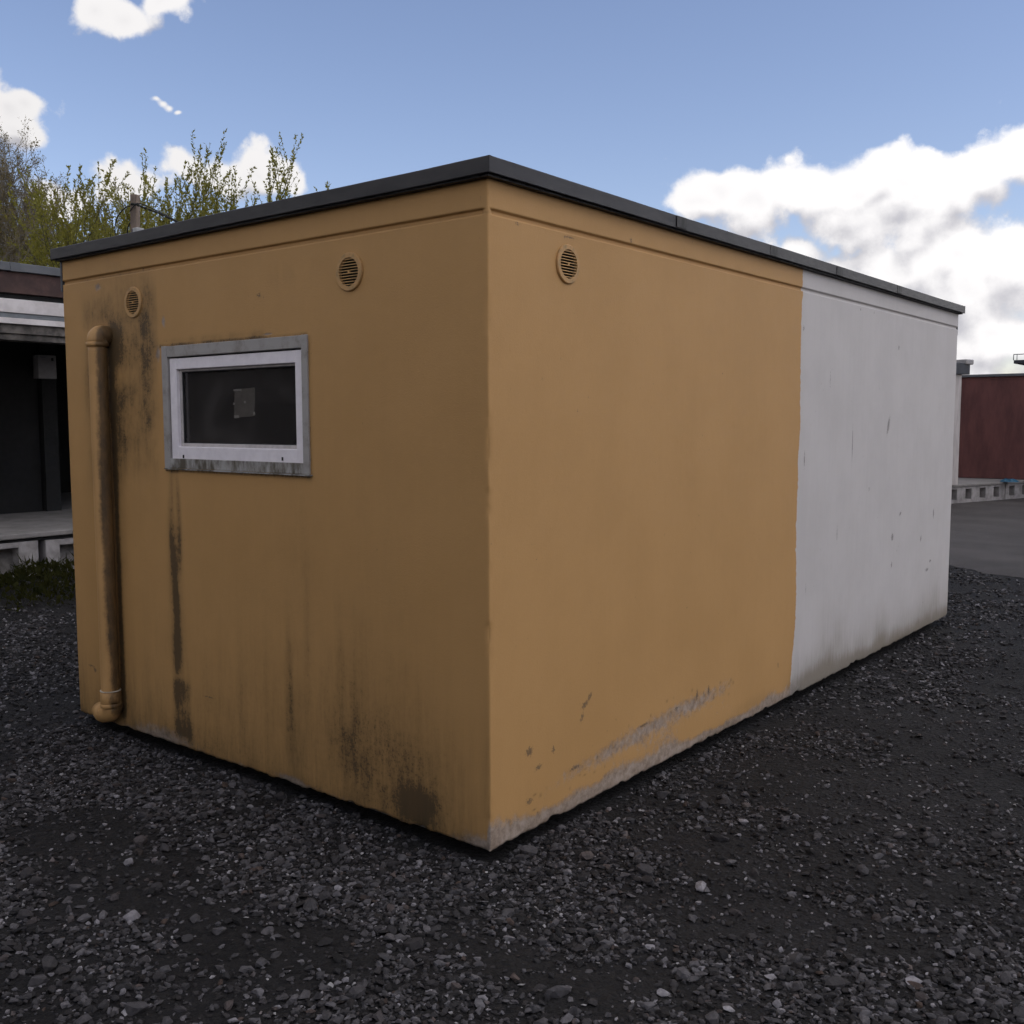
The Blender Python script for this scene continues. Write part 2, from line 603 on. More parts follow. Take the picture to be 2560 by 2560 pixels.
def ground_material():
    mt, t, p = material("dark_gravel_bed")
    pos = t.obj()
    v1 = t.voro(pos, 42.0)
    vc = t.voro(pos, 42.0, out='Color')
    v2 = t.voro(pos, 110.0)
    n = t.noise(pos, 1.4, 5.0, 0.6)
    n2 = t.noise(pos, 160.0, 3.0, 0.6)
    c = t.mix(t.ss(n, 0.35, 0.7), (0.0062, 0.0058, 0.0062), (0.0115, 0.011, 0.0115))
    sepc = t.new('ShaderNodeSeparateColor')
    t.put(sepc.inputs[0], vc)
    c = t.mix(t.mul(sepc.outputs[0], 0.5), c, (0.022, 0.020, 0.020))
    c = t.mix(t.ss(n2, 0.64, 0.8), c, (0.05, 0.047, 0.047))
    # beaten patches of brownish fines between the loose chippings
    t.put(p.inputs['Base Color'], t.mix(t.mul(t.attr('fines'), 0.8), c, t.mix(t.ss(n2, 0.4, 0.75), (0.0125, 0.0118, 0.0125), (0.029, 0.027, 0.028))))
    p.inputs['Roughness'].default_value = 0.85
    p.inputs['Specular IOR Level'].default_value = 0.2
    h = t.add(t.mul(v1, -0.9), t.add(t.mul(v2, -0.35), t.mul(n2, 0.25)))
    t.put(p.inputs['Normal'], t.bump(h, 0.9, 0.012))
    return mt


def road_material():
    mt, t, p = material("trodden_grit")
    pos = t.obj()
    n = t.noise(t.mapping(pos, scale=(1, 1, 1)), 0.9, 6.0, 0.6)
    n2 = t.noise(pos, 60.0, 5.0, 0.7)
    tr = t.noise(t.mapping(pos, rot=(0, 0, RAD(28)), scale=(0.6, 1.1, 1)), 1.1, 6.0, 0.68)
    c = t.mix(t.ss(t.madd(tr, 0.6, t.mul(n, 0.4)), 0.36, 0.64), (0.031, 0.026, 0.0245), (0.056, 0.048, 0.046))
    c = t.mix(t.ss(n2, 0.60, 0.78), c, (0.035, 0.032, 0.033))
    t.put(p.inputs['Base Color'], c)
    p.inputs['Roughness'].default_value = 0.9
    t.put(p.inputs['Normal'], t.bump(t.add(n2, t.mul(tr, 1.5)), 0.5, 0.012))
    return mt


def stone_material(inst):
    mt, t, p = material("basalt_chip_loose" if inst else "basalt_chip")
    if inst:
        r = t.attr('shade', 'INSTANCER')
        w = t.attr('warm', 'INSTANCER')
    else:
        oi = t.new('ShaderNodeObjectInfo')
        sepo = t.new('ShaderNodeSeparateColor')
        t.put(sepo.inputs[0], oi.outputs['Color'])
        r = sepo.outputs[0]
        w = sepo.outputs[1]
    pos = t.obj()
    n = t.noise(pos, 3.0, 5.0, 0.65)
    cr = t.new('ShaderNodeValToRGB')
    e = cr.color_ramp.elements
    e[0].position, e[0].color = 0.0, (0.010, 0.0095, 0.0095, 1)
    e[1].position, e[1].color = 1.0, (0.36, 0.35, 0.35, 1)
    for ps, v in ((0.40, 0.036), (0.70, 0.078), (0.87, 0.140), (0.96, 0.30)):
        el = e.new(ps)
        el.color = (v, v * 0.95, v * 1.01, 1)
    t.put(cr.inputs[0], r)
    c = t.mix(t.mul(w, 0.5), cr.outputs[0], (0.13, 0.085, 0.065))
    c = t.mix(t.ss(n, 0.3, 0.75), c, t.mix(0.5, c, (0.012, 0.012, 0.013)))
    t.put(p.inputs['Base Color'], c)
    p.inputs['Roughness'].default_value = 0.8
    p.inputs['Specular IOR Level'].default_value = 0.2
    t.put(p.inputs['Normal'], t.bump(t.noise(pos, 9.0, 4.0, 0.7), 0.25, 0.08))
    return mt


M['ground'] = ground_material()
M['road'] = road_material()
M['stone_i'] = stone_material(True)
M['stone_o'] = stone_material(False)

# ------------------------------------------------------------------ ground
W, L, H, G = 2.9686, 5.8992, 2.5122, 2.3948


def ground_h(x, y):
    near = np.exp(-((x - 0.5) ** 2 + (y - 1.0) ** 2) / 90.0)
    h = (fbm(x * 0.9, y * 0.9, 3, 3) - 0.5) * 0.07 * near + (fbm(x * 4.0, y * 4.0, 5, 3) - 0.5) * 0.022 * near
    # scooped, beaten hollow at the right front
    h -= 0.020 * np.exp(-(((x - 1.0) * 0.8 + (y - 0.35) * 0.5) ** 2 / 0.25 + ((y - 0.35) * 0.8 - (x - 1.0) * 0.5) ** 2 / 0.10))
    dfp = np.maximum(np.maximum(-W - x, x), np.maximum(-y, y - L))   # distance outside the cabin's footprint
    k = sstep(dfp, -0.05, 0.45)
    return h * (0.25 + 0.75 * k) - 0.012


def fines(x, y):
    f = fbm(x * 0.75 + 3.1, y * 0.75 + 1.7, 21, 4)
    v = sstep(f, 0.585, 0.74) * 0.9
    a = ((x - 1.02) * 0.86 + (y - 0.32) * 0.5)
    b = (-(x - 1.02) * 0.5 + (y - 0.32) * 0.86)
    v = np.maximum(v, np.exp(-(a ** 2 / 0.20 + b ** 2 / 0.055)))
    # strip of fines along the long wall and in front of the window wall's far end
    v = np.maximum(v, 0.62 * np.exp(-((x - 0.28) / 0.16) ** 2) * sstep(y, -0.1, 0.5) * (0.4 + 0.9 * fbm(x * 2, y * 2, 33, 3)))
    v = np.maximum(v, 0.9 * np.exp(-((x + 3.3) ** 2 / 0.6 + (y + 0.1) ** 2 / 0.5)))
    return np.clip(v, 0, 1)


def axis(lo, hi, step, far):
    a = list(np.arange(lo, hi + 1e-6, step))
    s = step
    v = hi
    right = []
    while v < far:
        s *= 1.35
        v += s
        right.append(v)
    s = step
    v = lo
    left = []
    while v > -far:
        s *= 1.35
        v -= s
        left.append(v)
    return np.array(left[::-1] + a + right)


gx = axis(-5.0, 4.5, 0.03, 900.0)
gy = axis(-3.0, 7.0, 0.03, 900.0)
XX, YY = np.meshgrid(gx, gy, indexing='ij')
ZZ = ground_h(XX, YY)
nx, ny = XX.shape
idx = np.arange(nx * ny).reshape(nx, ny)
quads = np.stack([idx[:-1, :-1], idx[1:, :-1], idx[1:, 1:], idx[:-1, 1:]], -1).reshape(-1, 4)
me = np_mesh("gravel_yard", np.stack([XX, YY, ZZ], -1).reshape(-1, 3), quads, smooth=True)
set_attr(me, 'fines', fines(XX, YY).ravel())
yard = link("gravel_yard", me, M['ground'])
tag(yard, kind='structure')

# trodden grit road behind, edge running (-0.99,9.64) -> (-0.03,8.83)
E0 = np.array([-0.99, 9.66])
ED = np.array([0.762, -0.648])
EN = np.array([0.648, 0.762])


def road_side(x, y):
    s = (x - E0[0]) * ED[0] + (y - E0[1]) * ED[1]
    wob = (fbm(s * 1.1 + 40, s * 0 + 3, 51, 4) - 0.5) * 0.55
    return (x - E0[0]) * EN[0] + (y - E0[1]) * EN[1] - wob


ss_ = np.concatenate([np.linspace(-60, -6, 60), np.arange(-6, 8, 0.04), np.linspace(8, 70, 60)])
tt_ = np.array([0, 0.03, 0.08, 0.2, 0.5, 1, 2, 4, 8, 12, 18, 30, 60, 140])
SSg, TTg = np.meshgrid(ss_, tt_, indexing='ij')
wob = (fbm(SSg * 1.1 + 40, SSg * 0 + 3, 51, 4) - 0.5) * 0.55 * np.exp(-TTg / 3.0)
RX = E0[0] + SSg * ED[0] + (TTg + wob) * EN[0]
RY = E0[1] + SSg * ED[1] + (TTg + wob) * EN[1]
RZ = np.maximum(ground_h(RX, RY), -0.012) + 0.004 + 0.022 * sstep(TTg, 0, 0.25)
n1, n2_ = SSg.shape
idx = np.arange(n1 * n2_).reshape(n1, n2_)
quads = np.stack([idx[:-1, :-1], idx[1:, :-1], idx[1:, 1:], idx[:-1, 1:]], -1).reshape(-1, 4)
road = link("grit_road", np_mesh("grit_road", np.stack([RX, RY, RZ], -1).reshape(-1, 3), quads, smooth=True), M['road'])
tag(road, kind='structure')


# ------------------------------------------------------------------ the cabin
cabin = empty("prefab_cabin", (-W / 2, L / 2, 0.0), "flat-roofed ochre cabin with a white-painted far end, on dark gravel", "cabin")
CX = 0.007   # corner radius


def build_wall():
    # column positions along the perimeter (front wall, rounded corner, long wall)
    fx = np.arange(-W, -CX - 0.004, 0.008)
    front = [(x, 0.0, 0.0, -1.0) for x in fx] + [(-CX, 0.0, 0.0, -1.0)]
    arc = []
    for a in np.linspace(0, math.pi / 2, 6)[1:-1]:
        arc.append((-CX + CX * math.sin(a), CX - CX * math.cos(a), math.sin(a), -math.cos(a)))
    ys = np.concatenate([np.arange(CX + 0.008, 2.3, 0.008), np.arange(2.3, L, 0.011), [L]])
    side = [(0.0, CX, 1.0, 0.0)] + [(0.0, y, 1.0, 0.0) for y in ys]
    # the far ends turn round the corner too
    ret0 = [(-W, 0.30, -1.0, 0.0), (-W - 0.0, 0.012, -1.0, 0.0)]
    ret1 = [(-0.012, L + 0.004, 0.0, 1.0), (-0.30, L + 0.004, 0.0, 1.0)]
    cols = np.array(ret0 + front + arc + side + ret1)
    fidx = len(ret0)
    nf = len(front)
    px, py, nxv, nyv = cols.T
    seg = np.hypot(np.diff(px), np.diff(py))
    s = np.concatenate([[0], np.cumsum(seg)])
    # rows
    zr = np.arange(0.05, G - 0.012, 0.0085)
    zr = np.concatenate([zr, [G - 0.0105, G - 0.0085, G - 0.004, G + 0.004, G + 0.0085, G + 0.0105], np.arange(G + 0.018, H + 0.03, 0.0085)])
    S_, Z_ = np.meshgrid(s, zr, indexing='ij')
    PX = np.repeat(px[:, None], len(zr), 1)
    PY = np.repeat(py[:, None], len(zr), 1)
    NX = np.repeat(nxv[:, None], len(zr), 1)
    NY = np.repeat(nyv[:, None], len(zr), 1)
    # groove (dies out just short of the corner)
    scorner = s[fidx + nf - 1] + CX * 0.8
    gd = 0.010 * (np.abs(Z_ - G) < 0.0088) * sstep(np.abs(S_ - scorner), 0.012, 0.03)
    # gentle unevenness of the render
    und = (fbm(S_ * 1.3, Z_ * 1.3, 71, 3) - 0.5) * 0.007 * sstep(np.abs(S_ - scorner), 0.0, 0.4)
    chipc = np.clip(fbm(S_ * 0 + 5, Z_ * 9.0, 73, 4) - 0.62, 0, 1) * 0.03 * np.exp(-(np.abs(S_ - scorner) / 0.012) ** 2)
    off = und - gd - chipc
    # ragged lower edge
    rag = (fbm(S_ * 26, S_ * 0 + 2, 81, 4) - 0.5) * 0.012 + 0.014 * np.clip(fbm(S_ * 12, S_ * 0 + 8, 83, 3) - 0.60, 0, 1) / 0.3
    Zp = Z_ + rag * np.exp(-(Z_ - 0.05) / 0.04)
    # crumbled thickness near the bottom
    off = off - 0.006 * np.exp(-(Z_ - 0.05) / 0.02) * fbm(S_ * 20, Z_ * 20, 85, 3)
    V = np.stack([PX + NX * off, PY + NY * off, Zp], -1)
    # bottom return row (underside of the wall)
    und_row = np.stack([PX[:, 0] - NX[:, 0] * 0.12, PY[:, 0] - NY[:, 0] * 0.12, Zp[:, 0] + 0.004], -1)[:, None, :]
    V = np.concatenate([und_row, V], 1)
    Zf = np.concatenate([Z_[:, :1], Z_], 1)
    PXf = np.concatenate([PX[:, :1], PX], 1)
    PYf = np.concatenate([PY[:, :1], PY], 1)
    nS, nZ = V.shape[:2]
    idx = np.arange(nS * nZ).reshape(nS, nZ)
    quads = np.stack([idx[:-1, :-1], idx[1:, :-1], idx[1:, 1:], idx[:-1, 1:]], -1)
    cx = (PXf[:-1, :-1] + PXf[1:, 1:]) / 2
    cy = (PYf[:-1, :-1] + PYf[1:, 1:]) / 2
    cz = (Zf[:-1, :-1] + Zf[1:, 1:]) / 2
    isf = (np.abs(cy) < 1e-3)
    iss = (np.abs(cx) < 1e-3)
    hole = isf & (cx > -2.03) & (cx < -1.02) & (cz > 1.46) & (cz < 1.985)
    for (vx, vz) in ((-2.288, 2.243), (-0.718, 2.247)):
        hole |= isf & (np.hypot(cx - vx, cz - vz) < 0.060)
    hole |= iss & (np.hypot(cy - 0.485, cz - 2.265) < 0.060)
    quads = quads[~hole].reshape(-1, 4)
    me = np_mesh("wall", V.reshape(-1, 3), quads, smooth=True)

    # ------------- wear, as fields over the wall (front: x; long wall: y)
    front_m = (PYf < 0.006) & (PXf < 0)
    x = np.where(PYf < 0.013, PXf, 9.0)
    y = np.where(PXf > -0.013, PYf, -9.0)
    z = Zf

    def blob(u, v, cu, cv, ru, rv, p=1.0):
        return np.exp(-(np.abs((u - cu) / ru) ** 2 + np.abs((v - cv) / rv) ** 2) ** p)

    def band(u, lo, hi, soft):
        return sstep(u, lo - soft, lo + soft) * (1 - sstep(u, hi - soft, hi + soft))

    stv = fbm(x * 14, z * 0.8, 91, 4)
    mot = fbm(x * 9, z * 9, 95, 5)
    mould = np.zeros_like(z)
    # around the upper vent and the head of the pipe
    mould += 0.80 * band(x, -2.78, -2.10, 0.06) * band(z, 1.45, 2.38, 0.25) * (0.05 + 1.3 * mot)
    mould += 0.30 * band(x, -2.24, -2.085, 0.010) * band(z, 1.75, 2.375, 0.22) * (0.2 + mot)
    mould += 0.60 * blob(x, z, -2.49, 2.08, 0.06, 0.10)
    # run beside the pipe: mould, with the pipe's shade painted into it
    mould += 1.15 * np.exp(-((x + 2.512) / 0.026) ** 2) * band(z, 0.10, 2.08, 0.05)
    mould += 0.35 * np.exp(-((x + 2.45) / 0.05) ** 2) * band(z, 0.9, 2.0, 0.3) * (0.3 + 1.2 * mot)
    # run under the window's left corner
    lx = x + 2.010 + 0.012 * np.sin(z * 7)
    mould += 0.85 * np.exp(-(lx / 0.028) ** 2) * band(z, 0.42, 1.42, 0.03) * (0.35 + 0.75 * stv)
    mould += 0.80 * np.exp(-((x + 2.005) / 0.060) ** 2) * band(z, 0.43, 1.15, 0.18) * (0.55 + 0.5 * mot)
    mould += 0.95 * np.exp(-((x + 1.955 + 0.05 * (1.2 - z) ** 2) / 0.022) ** 2) * band(z, 0.95, 1.40, 0.12) * (0.3 + stv)
    mould += 0.72 * band(x, -2.045, -1.90, 0.022) * band(z, 0.10, 0.385, 0.03) * (0.45 + 0.6 * mot)
    mould += 0.20 * band(x, -1.22, -1.00, 0.06) * band(z, 0.9, 1.43, 0.2) * stv
    # black fringe over and beside the window surround
    mould += 1.0 * band(x, -2.075, -0.985, 0.006) * np.exp(-((z - 2.017) / 0.007) ** 2) * (0.35 + 1.1 * mot)
    mould += 0.55 * band(x, -2.07, -1.25, 0.05) * np.exp(-((z - 2.035) / 0.022) ** 2) * (0.2 + 1.4 * fbm(x * 20, z * 20, 97, 3)) * 0.8
    mould += 0.65 * np.exp(-((x + 0.978) / 0.012) ** 2) * band(z, 1.42, 2.0, 0.03)
    mould += 0.8 * band(x, -2.06, -0.975, 0.01) * np.exp(-((z - 1.418) / 0.009) ** 2)
    # groove line grime
    mould += 0.55 * np.exp(-((z - (G - 0.004)) / 0.006) ** 2) * (x < 0) * (0.5 + 0.6 * fbm(x * 3, z, 99, 3))
    mould += 0.22 * np.exp(-((z - (G - 0.004)) / 0.006) ** 2) * (y > -1) * (0.5 + 0.6 * fbm(y * 3, z, 99, 3))
    mould += 0.42 * blob(x, z, -1.05, 2.27, 0.30, 0.07) * (stv > 0.45) * mot
    # algae rising from the ground, worst towards the corner
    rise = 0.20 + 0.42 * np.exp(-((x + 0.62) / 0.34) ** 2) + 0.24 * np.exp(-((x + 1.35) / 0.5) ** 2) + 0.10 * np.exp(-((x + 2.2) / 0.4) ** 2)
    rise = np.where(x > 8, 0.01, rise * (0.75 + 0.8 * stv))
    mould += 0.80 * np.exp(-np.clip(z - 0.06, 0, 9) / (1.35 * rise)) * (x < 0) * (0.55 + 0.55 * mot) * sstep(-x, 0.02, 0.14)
    mould += 0.40 * blob(x, z, -0.60, 0.33, 0.36, 0.22) * (0.4 + 0.9 * stv)
    mould += 1.0 * blob(x, z, -0.38, 0.125, 0.10, 0.065) * (0.25 + 1.3 * mot)
    mould += 0.35 * np.exp(-((x + 0.02) / 0.03) ** 2) * band(z, 0.05, 0.7, 0.3)
    for (sx, z0, z1, k) in ((-1.15, .25, .75, .5), (-1.02, .3, 1.0, .4), (-1.5, .2, .55, .45), (-0.82, .4, .95, .35), (-0.73, .3, .75, .4), (-1.78, .2, .5, .35), (-1.32, .2, .6, .35)):
        mould += 0.75 * k * np.exp(-((x - sx) / 0.028) ** 2) * band(z, z0, z1, 0.22) * (0.3 + stv)
    # long wall: dark foot here and there
    yr = fbm(y * 2.2, z * 0 + 1, 103, 4)
    mould += 0.55 * np.exp(-np.clip(z - 0.05, 0, 9) / 0.035) * (y > 0) * sstep(yr, 0.42, 0.7)
    mould += 0.35 * np.exp(-np.clip(z - 0.05, 0, 9) / 0.12) * (y > 0) * sstep(y, 4.2, 5.2) * (0.4 + yr)
    mould += 0.45 * blob(y, z, 2.30, 0.12, 0.35, 0.05) * (0.4 + yr)
    for q in range(46):   # speckles of dirt along the smear
        yy = 0.25 + 1.75 * rng.random()
        zz_ = 0.16 + 0.075 * yy + 0.055 * rng.standard_normal()
        mould += 0.75 * blob(y, z, yy, zz_, 0.006 + 0.012 * rng.random(), 0.004 + 0.008 * rng.random())

    cement = np.zeros_like(z)
    foot = 0.012 + 0.135 * fbm(y * 3.2, z * 0, 107, 5) ** 1.3 + 0.05 * np.exp(-np.clip(y, 0, 9) / 0.25)
    cement += np.where(y > -1, 1.05 * (1 - sstep(z - 0.05, foot * 0.2, foot * 1.45)) * (1 - sstep(y, 2.35, 3.1) * 0.75), 0)
    zc = 0.150 + 0.095 * y - 0.012 * y * y
    cement += np.where(y > -1, 0.62 * np.exp(-((z - zc) / 0.045) ** 2) * band(y, 0.35, 1.95, 0.25) * (0.25 + 1.1 * fbm(y * 5, z * 9, 109, 4)), 0)
    cement += np.where(y > -1, 0.50 * band(y, 0.9, 2.0, 0.2) * band(z, 0.12, 0.30, 0.05) * fbm(y * 6, z * 12, 113, 4), 0)
    cement += 0.9 * blob(x, z, -0.04, 0.055, 0.12, 0.05) + 0.75 * blob(x, z, -2.15, 0.08, 0.28, 0.045)
    cement += 0.75 * blob(x, z, -1.15, 0.06, 0.09, 0.03) + 0.5 * (1 - sstep(z, 0.055, 0.085)) * (x < 0) * fbm(x * 6, z * 0, 115, 3)
    for (sx, sz, ru, rv) in ((-2.035, 2.135, .018, .030), (-2.62, 2.345, .035, .02), (-2.09, 1.98, .02, .04), (-2.71, 2.10, .01, .03), (-1.25, 2.03, .04, .006)):
        cement += 0.9 * blob(x, z, sx, sz, ru, rv)

    grime = np.zeros_like(z)
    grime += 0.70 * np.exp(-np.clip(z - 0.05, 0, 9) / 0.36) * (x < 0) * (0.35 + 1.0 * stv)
    grime += 0.30 * band(x, -2.8, -2.1, 0.08) * band(z, 1.2, 2.4, 0.3) * (0.4 + mot)
    grime += 0.10 * (x < 0) * fbm(x * 2.5, z * 1.5, 151, 4)
    wgr = sstep(y, 2.6, 2.8)
    grime += wgr * 1.35 * np.exp(-np.clip(z - 0.05, 0, 9) / (0.16 + 0.16 * fbm(y * 1.5, z * 0, 117, 3))) * (0.35 + 0.9 * fbm(y * 4, z * 3, 119, 4))
    grime += 0.45 * np.exp(-np.clip(z - 0.05, 0, 9) / 0.12) * (y > -1) * (1 - wgr) * fbm(y * 5, z * 5, 121, 3)
    grime += 0.48 * wgr * (1 - sstep(z - 0.05, 0.0, 0.05 + 0.14 * fbm(y * 2.5, z * 0, 141, 4))) * (0.6 + 0.5 * fbm(y * 9, z * 9, 143, 3))
    grime += 0.16 * wgr * blob(y, z, 4.62, 2.10, 0.14, 0.10)

    scuff = np.zeros_like(z)
    marks = [  # long wall: y, z, half width, half height, lean
        (4.46, 0.83, .032, .035, 0), (4.62, 0.985, .028, .020, .8), (5.42, 0.93, .022, .050, 0), (5.12, 0.76, .020, .030, .3), (4.46, 0.63, .018, .028, .2),
        (5.30, 0.50, .05, .018, .5), (5.38, 0.56, .03, .012, .6), (2.80, 2.18, .014, .020, 0), (4.47, 2.16, .018, .020, 0), (4.30, 1.62, .030, .080, .35),
        (3.62, 1.50, .010, .16, 0), (2.86, 1.43, .012, .06, 0), (2.93, 0.66, .006, .05, 0), (3.22, 1.90, .007, .10, 0), (3.40, 0.95, .006, .07, 0), (3.95, 1.2, .01, .02, 0),
        (0.40, 0.335, .012, .022, 0), (0.62, 0.47, .03, .018, .5), (0.66, 0.50, .018, .018, .3), (0.60, 0.42, .014, .022, .4), (0.24, 0.37, .03, .025, 0), (0.30, 0.29, .03, .014, .5),
        (0.24, 0.17, .03, .015, 0), (0.55, 0.22, .05, .012, .3), (1.72, 0.30, .014, .035, 0), (1.60, 0.30, .014, .04, 0), (1.40, 0.28, .03, .012, .1), (1.10, 0.27, .05, .010, .2), (2.55, 0.27, .01, .02, 0),
        (0.50, 2.37, .05, .006, 0), (0.17, 2.375, .02, .008, 0), (0.95, 2.42, .01, .02, 0), (3.70, 2.36, .012, .01, 0), (3.95, 2.36, .01, .01, 0),
    ]
    for (my, mz, a, b, k) in marks:
        u = y - my - k * (z - mz)
        scuff += 0.95 * np.exp(-((u / a) ** 2 + ((z - mz) / b) ** 2))
    for q in range(70):
        scuff += 0.7 * blob(y, z, 0.1 + 5.6 * rng.random(), 0.2 + 2.1 * rng.random() ** 1.2, 0.006, 0.004 + 0.01 * rng.random())
    for (mx, mz, a, b) in ((-2.83, 0.33, .035, .010), (-2.79, 0.31, .02, .018), (-2.21, 2.40, .01, .01), (-0.03, 2.44, .006, .01), (-1.3, 2.2, .02, .015), (-1.75, 0.34, .06, .004)):
        scuff += 0.9 * blob(x, z, mx, mz, a, b)
    for q in range(40):
        scuff += 0.65 * blob(x, z, -2.9 + 2.8 * rng.random(), 0.1 + 2.2 * rng.random(), 0.005, 0.004 + 0.008 * rng.random())

    yb = 2.772 + 0.020 * (fbm(z * 3.0 + 1, z * 0 + 4, 131, 3) - 0.5) * 2 + 0.016 * np.sin(z * 2.1 + 0.6) + 0.010 * (fbm(z * 22, z * 0, 133, 2) - 0.5)
    yb = yb - 0.055 * (1 - sstep(z, 0.15, 0.55)) + 0.02 * band(z, 1.5, 1.9, 0.15)
    bd = np.where(y > -1, y - yb, -1.0)
    for nm, v in (('mould', mould), ('cement', cement), ('grime', grime), ('scuff', scuff), ('bd', bd)):
        set_attr(me, nm, v.ravel())
    return link("wall", me, M['wall'], cabin)


build_wall()
# unseen back walls, floor, ceiling: they close the room
MB().box(-W + 0.02, -W + 0.06, 0.25, L - 0.02, 0.06, H).box(-W + 0.06, -0.25, L - 0.06, L - 0.02, 0.06, H).build("back_wall", M['inside'], cabin)
MB().box(-W + 0.12, -0.12, 0.12, L - 0.12, -0.3, 0.10).build("floor_slab", M['concrete_back'], cabin)
MB().box(-W + 0.01, -0.01, 0.01, L - 0.01, H - 0.02, H + 0.03).build("roof", M['roofing'], cabin)

# roof edge: a folded metal section on each side, its shadow gap drawn as a dark strip
OV, TT0, TT1 = 0.042, 2.514, 2.572


def edge_profile(mb, p0, p1, out, z0, z1, depth=0.10, drop=0.0):
    """folded edging: fascia face, rounded upper nose, sloping top, lower return"""
    p0, p1, out = Vector(p0), Vector(p1), Vector(out)
    prof = [(-0.030, z0 + 0.012), (-0.002, z0), (0.0, z0 + 0.003), (0.0, z1 - 0.003), (-0.003, z1), (-0.035, z1 - 0.002), (-depth, z1 - 0.016), (-depth, z0 + 0.012)]
    n = 40
    rings = []
    for i in range(n + 1):
        t = i / n
        p = p0.lerp(p1, t)
        w = 0.0012 * math.sin(t * 19.0) + 0.0010 * math.sin(t * 47.0 + 1)
        dz = 0.0012 * math.sin(t * 11 + 2) + drop * t
        rings.append([mb.bm.verts.new((p.x + out.x * (a + w), p.y + out.y * (a + w), b + dz)) for a, b in prof])
    k = len(prof)
    for r0, r1 in zip(rings, rings[1:]):
        for j in range(k):
            mb.bm.faces.new((r0[j], r0[(j + 1) % k], r1[(j + 1) % k], r1[j]))
    mb.bm.faces.new(rings[0])
    mb.bm.faces.new(list(reversed(rings[-1])))


mb = MB(); edge_profile(mb, (-W - OV, -OV, 0), (OV, -OV, 0), (0, -1, 0), TT0, TT1); mb.build("roof_edge", M['trim'], cabin)
mb = MB(); edge_profile(mb, (OV, -OV + 0.001, 0), (OV, L + OV, 0), (1, 0, 0), TT0 - .001, TT1 - .001); re_ = mb.build("roof_edge", M['trim'], cabin)
mb = MB(); edge_profile(mb, (-W - OV, L + OV, 0), (-W - OV, -OV + 0.001, 0), (-1, 0, 0), TT0 - .001, TT1 - .001); mb.build("roof_edge", M['trim'], cabin)
mb = MB(); edge_profile(mb, (OV - .001, L + OV, 0), (-W - OV + .001, L + OV, 0), (0, 1, 0), TT0, TT1); mb.build("roof_edge", M['trim'], cabin)
# joint covers of the edging on the long side
for yj in (1.31, 2.29, 3.22, 4.31):
    MB().box(OV - 0.0005, OV + 0.0026, yj - 0.045, yj + 0.045, TT0 + 0.003, TT1 - 0.004, bevel=0.001).build("joint_cover", M['joint'], re_)
MB().box(-W - OV * 0.2, -0.0, -0.030, 0.010, H - 0.006, TT0 + 0.02).build("eaves_shadow_strip", M['trim_shadow'], cabin)  # near-black strips stand in for the shadow under the roof edge
MB().box(-0.010, 0.028, -0.030, L + 0.02, H - 0.006, TT0 + 0.02).build("eaves_shadow_strip", M['trim_shadow'], cabin)
# flashing sheets on the two narrow returns
MB().box(-W - 0.020, -W - 0.003, -0.004, L, G - 0.045, H + 0.01, bevel=0.002).build("flashing", M['flash'], cabin)
MB().box(-W, -0.004, L + 0.006, L + 0.022, G - 0.05, H + 0.01, bevel=0.002).build("flashing", M['flash'], cabin)

# vents -----------------------------------------------------------------


def vent_mesh_ring(r0, r1, th):
    bm = bmesh.new()
    seg = 40
    prof = [(r1, -0.003), (r1, th * 0.6), (r1 - 0.003, th), (r0, th), (r0, -0.006)]
    rings = [[bm.verts.new((r * math.cos(2 * math.pi * k / seg), r * math.sin(2 * math.pi * k / seg), h)) for k in range(seg)] for r, h in prof]
    for a, b in zip(rings, rings[1:]):
        for k in range(seg):
            bm.faces.new((a[k], a[(k + 1) % seg], b[(k + 1) % seg], b[k]))
    bmesh.ops.recalc_face_normals(bm, faces=bm.faces)
    me = bpy.data.meshes.new("vent_rim")
    bm.to_mesh(me)
    bm.free()
    me.materials.append(M['vent'])
    return me


rim_me = vent_mesh_ring(0.0565, 0.076, 0.009)
slat_me = {}


def make_vent(c, axis_out, label):
    """local z = out of the wall; y = up"""
    v = bpy.data.objects.new("vent", None)
    v.empty_display_size = 0.05
    col.objects.link(v)
    v.parent = cabin
    v.location = Vector(c) - cabin.location
    v["label"] = label
    if axis_out == 'y':      # faces -Y
        v.rotation_euler = (RAD(90), 0, 0)
    else:                    # faces +X
        v.rotation_euler = (RAD(90), 0, RAD(90))
    r = bpy.data.objects.new("vent_rim", rim_me)
    col.objects.link(r)
    r.parent = v
    for i in range(10):
        yv = -0.0495 + i * 0.0110
        hw = math.sqrt(max(0.0575 ** 2 - yv ** 2, 1e-5))
        if i not in slat_me:
            b = MB().box(-hw, hw, yv - 0.0019, yv + 0.0019, 0.0035, 0.0075, bevel=0.0008)
            slat_me[i] = b.mesh("slat")
            slat_me[i].materials.append(M['vent'])
        s = bpy.data.objects.new("slat", slat_me[i])
        col.objects.link(s)
        s.parent = v
    for (a, b_) in ((0.0, 0.012), (0.026, 0.036)):
        key = ('br', a)
        if key not in slat_me:
            slat_me[key] = MB().box(-0.005, 0.005, a - 0.006 + (0.04 if a == 0.026 else 0), a + 0.006 + (0.04 if a == 0.026 else 0) * 0.5, 0.0005, 0.0080).mesh("bridge")
            slat_me[key].materials.append(M['vent'])
        if a == 0.0:
            s = bpy.data.objects.new("bridge", slat_me[key])
            col.objects.link(s)
            s.parent = v
    return v


make_vent((-2.288, 0.0, 2.243), 'y', "round slatted vent in the stained patch above the downpipe")
make_vent((-0.718, 0.0, 2.247), 'y', "clean round slatted vent high on the window wall near the corner")
make_vent((0.0, 0.485, 2.265), 'x', "round slatted vent on the long ochre wall near the corner")

